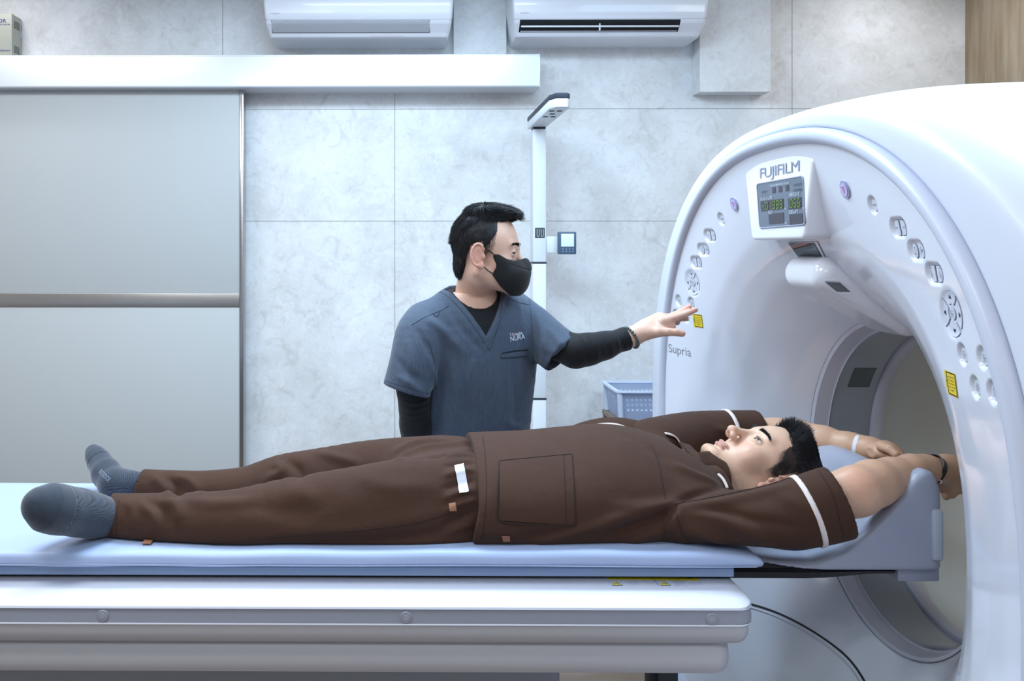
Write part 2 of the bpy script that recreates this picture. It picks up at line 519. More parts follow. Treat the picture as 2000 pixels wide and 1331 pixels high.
MB().box((xd, yd - .006, ZF + .01), (xd + .018, yd + .046, zt), .003).build('edge_strip', mat('edge_steel', (170, 168, 168), rough=.25, metal=.9), door)

# header rail of the sliding door
yr = 3.68
zr1, zr0 = P(500, 106.5, yr)[2], P(500, 170.5, yr)[2]
xr = P(1055, 140, yr)[0]
rail = thing('door_rail', (0, yr, zr0), 'long white aluminium rail cover above the grey sliding door', 'door rail')
r_ = .006
prof = [(yr + .1, zr1), (yr + .004, zr1), (yr + .001, zr1 - .002), (yr + .001, zr1 - .006), (yr, zr1 - .008), (yr, zr0 + r_), (yr + r_ * .3, zr0 + r_ * .3), (yr + r_, zr0), (yr + .10, zr0 - .001), ]
MB().prism(prof, 'x', XL + .01, xr - .004).build('rail_cover', m_alu, rail, sharp=20)
MB().box((xr - .004, yr - .001, zr0 - .002), (xr, yr + .1, zr1 + .001), .001).build('end_cap', m_alu, rail)
MB().box((XL + .02, yr + .1, zr0 - .002), (xr - .002, YB, zr1), .0).build('mounting_plate', m_alu, rail)

# operator box standing on the rail
m_box = mat('beige_metal', (172, 172, 160), rough=.5)
m_box2 = mat('vent_dark', (60, 62, 60), rough=.7)
m_blue = mat('blue_print', (38, 48, 140), rough=.5)
bx1 = P(23, 60, 3.73)[0]; bz1 = P(23, 26, 3.73)[2]; bz0 = zr1 + .001
ob = thing('door_controller_box', (bx1 - .15, 3.76, bz0), 'beige metal control box with blue lettering sitting on the rail cover', 'control box')
MB().box((bx1 - .30, 3.73, bz0), (bx1, YB - .004, bz1), .003).build('housing', m_box, ob)
for zc in (.78, .22):
    vb = MB()
    for i in range(5):
        z = bz0 + (bz1 - bz0) * (zc + .035 * (i - 2)); vb.box((bx1 - .001, 3.75, z - .0016), (bx1 + .0006, 3.805, z + .0016))
    vb.build('vent_slots', m_box2, ob)
MB().box((bx1 - .0005, 3.812, bz1 - .028), (bx1 + .0008, 3.827, bz1 - .010)).build('sticker', mat('pale_sticker', (178, 190, 215), rough=.4), ob); st = MB().box((bx1 - .0005, 3.815, bz1 - .085), (bx1 + .0008, 3.828, bz1 - .06))
st.build('sticker', mat('pale_sticker', (178, 190, 215), rough=.4), ob)
for body, sz, px, py in (('IDOOR', .024, -8, 41), ('SLIDING DOOR', .0085, 4, 48), ('GERMANY', .0095, 9, 99)):
    V2, Fc = text2d(body, sz, xs=1.15); mk('lettering', put2d(V2, P(px, py, 3.7288), (1, 0, 0), (0, 0, 1)), Fc, m_blue, ob, smooth=False)

# ---------------------------------------------------------------- air conditioners
m_ac = mat('white_ac_plastic', (232, 233, 240), rough=.25, coat=.3)
m_line = mat('shadow_gap', (60, 62, 68), rough=.8)
m_dark = mat('dark_inside', (22, 24, 28), rough=.7)
m_gt = mat('grey_print', (170, 172, 180), rough=.5)
def rrect(cx, hw, y0, y1, r, n=6):
    o = []
    for (sx, yy, a0) in ((1, y0, -90), (1, y1, 0), (-1, y1, 90), (-1, y0, 180)):
        for i in range(n + 1):
            a = math.radians(a0 + 90 * i / n)
            o.append((cx + sx * (hw - r) + r * math.cos(a), (y0 + r if yy == y0 else y1 - r) + r * math.sin(a)))
    return o
def air_con(px0, px1, label, open_):
    yf = 3.58; x0, x1 = P(px0, 30, yf)[0], P(px1, 30, yf)[0]; cx = (x0 + x1) / 2; hw = (x1 - x0) / 2
    z0 = P(700, 72, 3.62)[2]
    t = thing('air_conditioner', (cx, 3.7, z0), label, 'air conditioner', 'wall air conditioners above the door rail')
    st = [(0, .024, .075), (.004, .0205, .062), (.02, .016, .05), (.034, .013, .034), (.05, .010, .016), (.08, .006, .004), (.13, .002, 0), (.2, 0, .004), (.25, 0, .015), (.275, .002, .03), (.285, .01, .05)]
    zz = np.concatenate([np.linspace(a[0], b[0], 4, endpoint=False) for a, b in zip(st[:-1], st[1:])] + [[st[-1][0]]])
    yo = np.interp(zz, [a[0] for a in st], [a[2] for a in st]); ins = np.interp(zz, [a[0] for a in st], [a[1] for a in st])
    G = np.array([[(x, y, z0 + z) for x, y in rrect(cx, hw - i_, yf + y_, YB, .016)] for z, y_, i_ in zip(zz, yo, ins)])
    V, Q = rings(G); m = G.shape[1]; n = G.shape[0]
    Fc = [tuple(q)[::-1] for q in Q] + [tuple(range(m)), tuple(range((n - 1) * m, n * m))[::-1]]
    mk('casing', V, Fc, m_ac, t, sharp=50)
    def yat(z): return yf + np.interp(z - z0, zz, yo)
    lx0, lx1 = x0 + .034, x1 - .10 if not open_ else x1 - .115
    za, zb = P(700, 58, yf)[2], P(700, 38, yf)[2]
    # lower seam across the front
    MB().tube([(x0 + .006, yat(zb + .003) + .0004, zb + .003), (x1 - .006, yat(zb + .003) + .0004, zb + .003)], .0008, 6).build('seam_line', m_gt, t)
    if not open_:
        G = np.array([[(lx0, yat(z) - .0025, z), (lx1, yat(z) - .0025, z)] for z in np.linspace(za, zb, 6)])
        V, Q = rings(G, False); bm = bmesh.new(); vv = [bm.verts.new(v) for v in V]
        for q in Q: bm.faces.new([vv[i] for i in q])
        bmesh.ops.solidify(bm, geom=list(bm.faces), thickness=.004)
        MB().bm(bm).build('louver', m_ac, t)
        g = MB()
        for a, b in (((lx0, za), (lx1, za)), ((lx0, zb), (lx0, za)), ((lx1, zb), (lx1, za))):
            g.tube([(a[0], yat(a[1]) - .0016, a[1]), (b[0], yat(b[1]) - .0016, b[1])], .0016, 6)
        g.tube([(lx0, yat(zb) - .001, zb), (lx1, yat(zb) - .001, zb)], .0007, 6)
        g.build('louver_gap', m_line, t)
        V2, Fc = text2d('CAUTION  DO NOT INSERT FINGERS OR OBJECTS', .006); zc = za - .012
        mk('lettering', put2d(V2, (cx + .12, yat(zc) - .0015, zc), (1, 0, 0), (0, .4, .9)), Fc, mat('red_print', (215, 150, 150), rough=.5), t, smooth=False)
    else:
        # open slot with a dark cavity, the swung louver and a divider
        G = np.array([[(lx0, yat(z) - .0012, z), (lx1, yat(z) - .0012, z)] for z in np.linspace(za, zb, 5)])
        V, Q = rings(G, False); mk('outlet', V, Q, m_dark, t)
        zm = za + (zb - za) * .42
        MB().box((lx0 + .006, yat(zm) - .012, zm - .004), (lx1 - .004, yat(zm) - .004, zm + .003), .002).build('louver', m_ac, t)
        MB().box((lx0 + .006, yat(za) - .006, za + .002), (lx1 - .004, yat(za) - .002, za + .008), .001).build('louver', m_ac, t)
        MB().box(((lx0 + lx1) / 2 - .0025, yat(zm) - .013, za), ((lx0 + lx1) / 2 + .0025, yat(zm) - .002, zb), .0).build('divider', m_ac, t)
        MB().box((lx1 + .02, yat(za) - .002, za + .004), (lx1 + .05, yat(za) + .002, za + .009), .0005).build('indicator', m_gt, t)
    V2, Fc = text2d('DAIKIN', .0085, xs=1.25); zc = P(700, 26, yf)[2]
    mk('lettering', put2d(V2, (x0 + .052, yat(zc) - .0012, zc), (1, 0, 0), (0, 0, 1)), Fc, m_gt, t, smooth=False)
air_con(513, 887, 'white wall air conditioner with closed louver, above the middle of the rail', False)
air_con(1000, 1386, 'white wall air conditioner with open dark louver slot, beside the boxed duct', True)

# ---------------------------------------------------------------- height measuring stand
m_col = mat('white_column', (226, 232, 238), rough=.35)
m_navy = mat('dark_navy_plastic', (46, 52, 66), rough=.45)
ys = 3.62
sx0, sx1 = P(1041, 400, ys)[0], P(1067, 400, ys)[0]
hs = thing('height_measuring_stand', ((sx0 + sx1) / 2, ys, ZF), 'tall white height measuring column with small display, standing against the wall', 'height meter')
cuts = [P(1050, r, ys)[2] for r in (252, 514, 780)] + [ZF + .03]
for i in range(3): MB().box((sx0, ys, cuts[i + 1] + .0035), (sx1, ys + .07, cuts[i]), .004).build('column', m_col, hs)
for i in (1, 2): MB().box((sx0 - .0015, ys - .0015, cuts[i] - .003), (sx1 + .0015, ys + .0715, cuts[i] + .003), .001).build('joint_band', m_navy, hs)
MB().box((sx0 - .15, ys - .28, ZF + .001), (sx1 + .15, ys + .12, ZF + .031), .01).build('base_plate', m_col, hs)
zh = P(1050, 248, ys)[2]
MB().box((sx0 + .002, ys + .002, cuts[0] - .001), (sx1 - .002, ys + .06, zh + .002), .001).build('neck', m_navy, hs)
hx0, hx1 = sx0 - .012, sx1 + .004
pl = [(hx0, 3.70), (hx1, 3.70), (hx1, 3.13), (hx1 - .012, 3.11), (hx0 + .02, 3.11), (hx0, 3.16)]
MB().prism(pl, 'z', zh, zh + .032, .004).build('sensor_head', m_col, hs)
MB().prism([(x, y) for x, y in pl], 'z', zh + .032, zh + .052, .004).build('head_cover', m_navy, hs)
for i, (dx, dy) in enumerate(((.018, 3.20), (.046, 3.20), (.032, 3.27), (.018, 3.34), (.046, 3.34))):
    MB().cyl((hx0 + dx, dy, zh - .001), (hx0 + dx, dy, zh + .003), .011, 20).build('sensor_port', m_dark, hs)
a, b = P(1045, 465, ys), P(1064, 445, ys)
MB().box((a[0], ys - .002, a[2]), (b[0], ys + .002, b[2]), .002).build('label_plate', mat('label_green', (52, 66, 70), rough=.5), hs)
lb = MB()
for j in range(2):
    xx = a[0] + (b[0] - a[0]) * (.18 + .42 * j); w = (b[0] - a[0]) * .22
    lb.box((xx, ys - .0028, a[2] + .006), (xx + .0016, ys - .0018, b[2] - .006)); lb.box((xx + w, ys - .0028, a[2] + .006), (xx + w + .0016, ys - .0018, b[2] - .006))
    lb.box((xx, ys - .0028, a[2] + .006), (xx + w, ys - .0018, a[2] + .0075))
lb.build('label_print', mat('white_print', (225, 230, 232), rough=.5), hs)
ybr = ys + .01
a, b = P(1067, 494, ybr), P(1093, 462, ybr)
MB().box((a[0] - .001, ybr, a[2]), (b[0], ybr + .03, b[2]), .002).build('bracket', m_col, hs)
yq = ybr - .03
a, b = P(1091, 497, yq), P(1126, 453, yq)
disp = MB().box((a[0], yq, a[2]), (b[0], yq + .035, b[2]), .005).build('display_unit', mat('steel_blue_plastic', (78, 98, 122), rough=.4), hs)
a, b = P(1096, 482, yq), P(1121, 457, yq)
MB().box((a[0], yq - .001, a[2]), (b[0], yq + .004, b[2]), .0008).build('screen', mat('pale_lcd', (205, 225, 235), rough=.3, emit=((205, 230, 245), .25)), disp)
bt = MB()
for r in range(2):
    for c in range(4): q = P(1099.5 + c * 6.5, 486.5 + r * 4.6, yq); bt.cyl(q + [0, -.001, 0], q + [0, .002, 0], .0022, 10)
bt.build('keypad', mat('pale_blue_print', (150, 175, 200), rough=.5), disp)

# ---------------------------------------------------------------- cart and laundry basket by the wall
m_cart = mat('grey_brown_laminate', (128, 116, 104), rough=.5)
yb0, yb1 = 3.49, 3.74; zb_ = P(1230, 822, yb0)[2] - .003
cx0, cx1 = P(1211, 820, yb0)[0] - .01, 1.30
cart = thing('trolley', ((cx0 + cx1) / 2, 3.6, ZF), 'low grey-brown trolley under the plastic basket, beside the scanner', 'trolley')
MB().box((cx0, yb0 - .01, zb_ - .02), (cx1, yb1 + .02, zb_), .003).build('top_shelf', m_cart, cart)
MB().box((cx0, yb0 - .01, ZF + .2), (cx1, yb1 + .02, ZF + .22), .003).build('bottom_shelf', m_cart, cart)
for x in (cx0 + .012, cx1 - .012):
    for y in (yb0, yb1 + .008): MB().box((x - .01, y - .008, ZF + .001), (x + .01, y + .010, zb_ - .018), .001).build('leg', m_cart, cart)
m_bask = mat('pale_blue_plastic', (190, 202, 224), rough=.4)
zt_ = P(1230, 767, yb0 - .02)[2]
bx0 = cx0 + .005; bx1_ = 1.29
bk = thing('basket', ((bx0 + bx1_) / 2, 3.6, zb_), 'pale blue-grey perforated plastic basket on the trolley by the wall', 'basket')
def wallgrid(p00, p10, p01, nu, nv, holes, th):
    p00, p10, p01 = map(np.array, (p00, p10, p01)); U = (p10 - p00) / nu; W = (p01 - p00) / nv
    bm = bmesh.new(); vv = [[bm.verts.new(p00 + U * i + W * j) for i in range(nu + 1)] for j in range(nv + 1)]
    for j in range(nv):
        for i in range(nu):
            if not holes(i, j): bm.faces.new((vv[j][i], vv[j][i + 1], vv[j + 1][i + 1], vv[j + 1][i]))
    for v in [v for v in bm.verts if not v.link_faces]: bm.verts.remove(v)
    bmesh.ops.solidify(bm, geom=list(bm.faces), thickness=th); return bm
tp = .014
nu = int((bx1_ - bx0) / .0095)
hol = lambda i, j: (3 <= i < nu - 3) and i % 2 == 1 and j in (4, 6, 8)
wb = MB()
wb.bm(wallgrid((bx0 + tp, yb0 + tp, zb_), (bx1_ - tp, yb0 + tp, zb_), (bx0, yb0, zt_)[:1] + (yb0, zt_), nu, 12, hol, .003))
wb.bm(wallgrid((bx0 + tp, yb1 - tp, zb_), (bx1_ - tp, yb1 - tp, zb_), (bx0, yb1, zt_), nu, 12, hol, .003))
wb.bm(wallgrid((bx0 + tp, yb1 - tp, zb_), (bx0 + tp, yb0 + tp, zb_), (bx0, yb1, zt_), 24, 12, lambda i, j: 5 <= i < 19 and i % 2 == 1 and j in (4, 6, 8), .003))
wb.bm(wallgrid((bx1_ - tp, yb1 - tp, zb_), (bx1_ - tp, yb0 + tp, zb_), (bx1_, yb1, zt_), 24, 12, lambda i, j: False, .003))
wb.box((bx0 + tp, yb0 + tp, zb_ + .0005), (bx1_ - tp, yb1 - tp, zb_ + .0035))
for x in (bx0 + .006, bx1_ - .006):
    for y in (yb0 + .006, yb1 - .006):
        wb.tube([(x + (.006 if x < 1.1 else -.006), y + (.006 if y < 3.6 else -.006), zb_ + .002), (x, y, zt_)], [.011, .013], 14)
wb.build('basket_body', m_bask, bk)
rim = MB(); o_ = np.array(rrect((bx0 + bx1_) / 2, (bx1_ - bx0) / 2 + .014, yb0 - .014, yb1 + .014, .03)); i_ = np.array(rrect((bx0 + bx1_) / 2, (bx1_ - bx0) / 2 - .003, yb0 + .003, yb1 - .003, .02))
n = len(o_); V = [(*p, zt_ - .004) for p in o_] + [(*p, zt_ + .003) for p in o_] + [(*p, zt_ + .003) for p in i_] + [(*p, zt_ - .004) for p in i_]
Fc = [(a * n + i, a * n + (i + 1) % n, ((a + 1) % 4) * n + (i + 1) % n, ((a + 1) % 4) * n + i) for a in range(4) for i in range(n)]
rim.add(V, Fc).build('rim', mat('pale_blue_rim', (200, 214, 236), rough=.35), bk)
# ---------------------------------------------------------------- CT scanner
GY = 1.865; GZ = -.50; RB = .345; NEXP = 2.35
m_gan = mat('gantry_white', (212, 217, 230), rough=.38, coat=.08, spec=.5)
m_face = mat('gantry_face_white', (221, 224, 236), rough=.15, coat=.5)
m_bead = mat('gantry_lavender_bead', (198, 203, 219), rough=.35)
def sup(th, W, T, Bt, n=NEXP, nb=3.2):
    """radius of the rounded outline at angle th (0 = towards +Y, 90deg = up)"""
    c, s = np.cos(th), np.sin(th)
    up = (np.abs(c / W) ** n + np.abs(s / T) ** n) ** (-1 / n)
    dn = (np.abs(c / W) ** nb + np.abs(s / Bt) ** nb) ** (-1 / nb)
    return np.where(s >= 0, up, dn)
def Redge(th): return sup(th, .757, .712, .93, nb=NEXP + .2)
PT = np.array([0, .04, .09, .18, .30, .42, .55, .70, .85, .95, 1.0])
PXF = np.array([1.035, 1.012, .985, .945, .900, .868, .842, .823, .806, .796, .790])
_t = np.linspace(0, 1, 400)
_px = np.interp(_t, PT, PXF); 
for _ in range(6):
    _px[1:-1] = np.convolve(np.pad(_px, 6, mode='edge'), np.ones(13) / 13, 'same')[6:-6][1:-1]
def fx_base(Y, z):
    dy, dz = Y - GY, z - GZ; r = np.hypot(dy, dz); th = np.arctan2(dz, dy); R = Redge(th)
    return np.interp((r - RB) / (R - RB), _t, _px)
def bpos(px, py, Y=1.3):
    """(|Y-GY|, z) of a control measured on the near side of the face"""
    r = ray(px, py)
    for _ in range(60):
        p = r * (Y / r[1]); x = float(fx_base(p[1], p[2])); Y = .5 * Y + .5 * x / r[0] * r[1]
    p = r * (Y / r[1]); return abs(p[1] - GY), p[2]
# wells: dy, z, half width, half height, depth
wells = []
ctrl = {'estop': bpos(1652, 371), 'reset': bpos(1704, 401), 'start': bpos(1754, 445), 'ovals': bpos(1789, 490),
        'dees': bpos(1824, 535), 'pad': bpos(1857, 613), 'r1': bpos(1879, 693), 'r2': bpos(1918, 700), 'r3': bpos(1904, 757), 'r4': bpos(1938, 767)}
WS = {'reset': (.0175, .0175, .0060), 'start': (.031, .0185, .0058), 'ovals': (.031, .0185, .0058), 'dees': (.031, .0185, .0058), 'pad': (.040, .040, .004),
      'r1': (.0175, .0175, .0060), 'r2': (.0175, .0175, .0060), 'r3': (.0175, .0175, .0060), 'r4': (.0175, .0175, .0060)}
for k_, (hw, hh, dp) in WS.items():
    for sg in (-1, 1): wells.append((GY + sg * ctrl[k_][0], ctrl[k_][1], hw, hh, dp))
def fx(Y, z):
    x = fx_base(Y, z)
    for (wy, wz_, hw, hh, dp) in wells:
        q = hw - hh; d = np.hypot(np.maximum(np.abs(Y - wy) - q, 0), z - wz_)
        t = np.clip((hh * 1.06 - d) / (hh * .42), 0, 1); x = x + dp * t * t * (3 - 2 * t)
    return x
gan = thing('ct_scanner', (1.3, GY, ZF), 'large white ring-shaped scanner with open bore and control buttons on its face', 'ct scanner')

# face: fine polar grid
def dens(edges, n):
    """angles sampled by piecewise density"""
    o = []
    for (a, b, k_) in edges: o += list(np.linspace(a, b, k_, endpoint=False))
    return np.radians(np.array(o))
th = dens([(0, 75, 520), (75, 105, 60), (105, 180, 520), (180, 360, 240)], 0)
uu = np.concatenate([np.linspace(0, .45, 40, endpoint=False), np.linspace(.45, 1, 170)])
T_, U_ = np.meshgrid(th, uu)
R_ = Redge(T_); rr_ = RB + (R_ - RB) * U_
Yg = GY + rr_ * np.cos(T_); Zg = GZ + rr_ * np.sin(T_)
Xg = fx(Yg.ravel(), Zg.ravel()).reshape(Yg.shape)
V, Q = rings(np.stack([Xg, Yg, Zg], -1))
face = mk('front_panel', V, Q, m_face, gan)
face_tree = None
def ring_mesh(name, prof, m, smooth=True, n=180, sharp=40):
    """prof: list of (x, W, T, B)"""
    th = np.linspace(0, 2 * np.pi, n, endpoint=False); G = []
    for (x, W, T, Bt, *e) in prof:
        R = sup(th, W, T, Bt, *(e or ())); G.append(np.stack([np.full(n, x), GY + R * np.cos(th), GZ + R * np.sin(th)], -1))
    V, Q = rings(np.array(G)); return mk(name, V, Q, m, gan, smooth, sharp)
# bead between face and casing
nb_ = NEXP + .2
bd = []
for a in np.linspace(-10, 190, 14):
    s = .5 - .5 * math.cos(math.radians(a)); bd.append((.792 - .018 * math.sin(math.radians(a)), .757 + .033 * s, .712 + .031 * s, .93 + .03 * s, NEXP, nb_))
ring_mesh('edge_bead', bd, m_bead, n=360)
gp = [(.792, .7575, .7125, .9305, NEXP, nb_), (.798, .757, .712, .93, NEXP, nb_), (.798, .748, .703, .92, NEXP, nb_)]
# outer casing
cs = [(.796, .788, .742, .958, NEXP, 2.6), (.790, .800, .747, .97, NEXP, 2.8), (.790, .83, .755, .99, NEXP, 3.2), (.793, .88, .765, 1.02, NEXP, 4), (.800, .925, .772, 1.04, NEXP, 5),
      (.815, .950, .779, 1.055, NEXP, 6), (.84, .967, .787, 1.06, NEXP, 6), (.88, .98, .796, 1.065, NEXP, 6), (.94, .99, .807, 1.065, NEXP, 6), (1.02, .995, .815, 1.065, NEXP, 6),
      (1.12, 1.0, .818, 1.065, NEXP, 6), (1.24, 1.0, .818, 1.065, NEXP, 6), (1.31, 1.0, .825, 1.065, NEXP, 6), (1.40, 1.0, .85, 1.065, NEXP, 6), (1.55, .99, .858, 1.065, NEXP, 6), (1.68, .96, .845, 1.06, NEXP, 6), (1.76, .90, .80, 1.05, NEXP, 6), (1.78, .84, .76, 1.0, NEXP, 5)]
xs_ = np.array([c[:4] for c in cs]); sm_ = smooth_poly(xs_, 4); ex = np.interp(np.linspace(0, 1, len(sm_)), np.linspace(0, 1, len(cs)), [c[5] for c in cs])
ring_mesh('casing', [tuple(c) + (NEXP, e) for c, e in zip(sm_, ex)], m_gan, n=360)
# plinth closing the casing down to the floor
MB().box((.86, GY - .93, ZF + .001), (1.7, GY + .93, GZ - 1.0), .02).build('plinth', m_gan, gan)
# bore: front rim, dark window band, rear rim, rear funnel
m_rim = mat('bore_rim_grey', (200, 202, 216), rough=.3)
m_band = mat('bore_window_band', (148, 156, 168), rough=.08, coat=.6)
def circ(name, prof, m, n=160, cols=None):
    th = np.linspace(0, 2 * np.pi, n, endpoint=False)
    G = np.array([np.stack([np.full(n, x), GY + r * np.cos(th), GZ + r * np.sin(th)], -1) for x, r in prof])
    V, Q = rings(G); return mk(name, V, Q, m, gan, True, 40)
circ('bore_rim', [(1.050, .352), (1.033, .349), (1.031, .345), (1.035, .339), (1.064, .331), (1.066, .326)], m_rim)
circ('bore_window', [(1.064, .329), (1.10, .327), (1.14, .327), (1.176, .329)], m_band)
circ('bore_rim', [(1.170, .330), (1.171, .322), (1.174, .320), (1.196, .320), (1.202, .324), (1.204, .350)], m_rim)
circ('rear_funnel', [(1.200, .345), (1.24, .358), (1.34, .39), (1.46, .44), (1.58, .50), (1.68, .57), (1.76, .66), (1.785, .74), (1.79, .80)], mat('rear_funnel_grey', (206, 211, 214), rough=.35))
circ('panel_gap', [(1.046, .3495), (1.036, .3498), (1.030, .3475)], m_line)
# sensor windows in the band (dark patches on the inner wall of the bore)
def bandpatch(name, a0, a1, x0, x1, m, r=.3262, par=gan):
    a = np.radians(np.linspace(a0, a1, 14)); G = np.array([[(x, GY + r * math.cos(t), GZ + r * math.sin(t)) for t in a] for x in (x0, x1)])
    V, Q = rings(G, False); return mk(name, V, Q, m, par)
m_sens = mat('sensor_dark', (58, 66, 74), rough=.1, coat=.5)
bandpatch('sensor_window', 29, 40, 1.095, 1.148, m_sens)
bandpatch('sensor_window', -30, -1.5, 1.066, 1.172, mat('bore_window_lower', (26, 32, 40), rough=.1, coat=.5), .3268)
# seam of the lower cover, following the face
def face_line(name, pts, r, m, off=.0004, par=gan):
    q = []
    for Y, z in smooth_poly(pts, 12): q.append((float(fx(np.array([Y]), np.array([z]))[0]) - off, Y, z))
    return MB().tube(q, r, 6).build(name, m, par)
face_line('cover_seam', [(GY + .60, -.985), (GY + .45, -.93), (GY + .30, -.898), (GY + .12, -.898), (GY, -.909), (GY - .12, -.935), (GY - .25, -.99), (GY - .40, -1.08)], .0026, mat('seam_black', (30, 30, 34), rough=.6), .0)
face_line('cover_edge', [(GY + .60, -.993), (GY + .45, -.938), (GY + .30, -.906), (GY + .12, -.906), (GY, -.917), (GY - .12, -.943), (GY - .25, -.998), (GY - .40, -1.088)], .0022, m_gan, .0)

# ---- flat shapes wrapped on the face
def wrap_face(V2, Y0, z0, off, mirror=1):
    """u runs along -Y (reading direction seen from the table), v up"""
    Y = Y0 - V2[:, 0] ; z = z0 + V2[:, 1]
    return np.stack([fx(Y, z) - off, Y, z], 1)
def face_patch(name, poly, Y0, z0, off, m, par=gan, thick=.0, res=.004, flat=False):
    """polygon in face coordinates, gridded fan so that it follows the curve"""
    p = np.array(poly, float); c = p.mean(0); n = len(p); dens_ = max(2, int(np.linalg.norm(p - c, axis=1).max() / res))
    V2 = [c]; Fc = []
    # densify outline
    out = []
    for i in range(n):
        a, b = p[i], p[(i + 1) % n]; k_ = max(1, int(np.linalg.norm(b - a) / res))
        for j in range(k_): out.append(a + (b - a) * j / k_)
    out = np.array(out); N_ = len(out)
    for j in range(1, dens_ + 1): V2 += list(c + (out - c) * j / dens_)
    for i in range(N_): Fc.append((0, 1 + i, 1 + (i + 1) % N_))
    for j in range(dens_ - 1):
        for i in range(N_): a = 1 + j * N_; Fc.append((a + i, a + N_ + i, a + N_ + (i + 1) % N_, a + (i + 1) % N_))
    V2 = np.array(V2)
    Y = Y0 - V2[:, 0]; z = z0 + V2[:, 1]
    x = fx(Y, z)
    if flat: x = np.full(len(Y), fx(np.array([Y0 - c[0]]), np.array([z0 + c[1]]))[0])
    top = np.stack([x - off, Y, z], 1)
    if thick:
        nt_ = len(top); low = top + [thick, 0, 0]; last = len(top) - N_
        Vv = np.vstack([top, low[last:]]); F2 = list(Fc)
        for i in range(N_): F2.append((last + i, last + (i + 1) % N_, nt_ + (i + 1) % N_, nt_ + i)[::-1])
        return mk(name, Vv, F2, m, par, True, 40)
    return mk(name, top, Fc, m, par, True)
def arc(cx, cy, rx, ry, a0, a1, n=14): return [(cx + rx * math.cos(math.radians(a0 + (a1 - a0) * i / n)), cy + ry * math.sin(math.radians(a0 + (a1 - a0) * i / n))) for i in range(n + 1)]
def strokes(lines, w):
    """2D polylines thickened to ribbons: verts, quads"""
    V2, Fc = [], []
    for ln in lines:
        ln = np.array(ln, float)
        for a, b in zip(ln[:-1], ln[1:]):
            d = b - a; L_ = np.linalg.norm(d)
            if L_ < 1e-7: continue
            d /= L_; nn = np.array([-d[1], d[0]]) * w / 2; e = d * w * .3; k_ = len(V2)
            V2 += [a - e - nn, b + e - nn, b + e + nn, a - e + nn]; Fc.append((k_, k_ + 1, k_ + 2, k_ + 3))
    return np.array(V2), Fc
m_btn = mat('button_grey', (208, 212, 224), rough=.3)
m_btnring = mat('button_outline', (112, 120, 142), rough=.5)
m_ink = mat('button_ink', (118, 122, 140), rough=.6)
m_navyi = mat('navy_ink', (30, 38, 78), rough=.5)
m_green = mat('green_ring', (70, 185, 95), rough=.4, emit=((60, 200, 90), .4))
def wellpos(key, sg): d, z = ctrl[key]; return GY + sg * d, z
def button(par, outline, Y0, z0, ring=m_btnring, icon=None, off=.0022):
    p = np.array(outline); c = p.mean(0)
    face_patch('button_ring', c + (p - c) * 1.06, Y0, z0, off - .0014, ring, par, .004, flat=False)
    b = face_patch('button_cap', c + (p - c) * .97, Y0, z0, off, m_btn, par, .004)
    if icon is not None:
        V2, Fc = icon; mk('symbol', wrap_face(V2 + c, Y0, z0, off + .0005), Fc, m_ink, par, smooth=False)
def icon_person():
    return strokes([arc(-.003, .005, .0018, .0018, 0, 360, 10), [(-.003, .003), (-.003, -.004), (-.0045, -.006)], [(-.003, -.001), (.004, -.001), (.0045, -.005)], [(.002, .004), (.002, -.006)]], .0006)
def icon_table(k_=0):
    return strokes([[(-.005, -.005), (-.005, .004), (-.001, .005), (-.001, -.005), (-.005, -.005)], [(-.004, 0), (.006, 0)], [(.001, 0), (.003, -.004), (.006, -.005)], [(.003, .003), (.004, .005)] if k_ else [(.003, .004), (.005, .004)]], .0006)
def icon_sun():
    L_ = [arc(0, 0, .0028, .0028, 0, 360, 12)]
    for i in range(8): a = math.radians(45 * i); L_.append([(.0042 * math.cos(a), .0042 * math.sin(a)), (.0065 * math.cos(a), .0065 * math.sin(a))])
    return strokes(L_, .0008)
def txt(b_, s): return text2d(b_, s)
rr1 = .0105
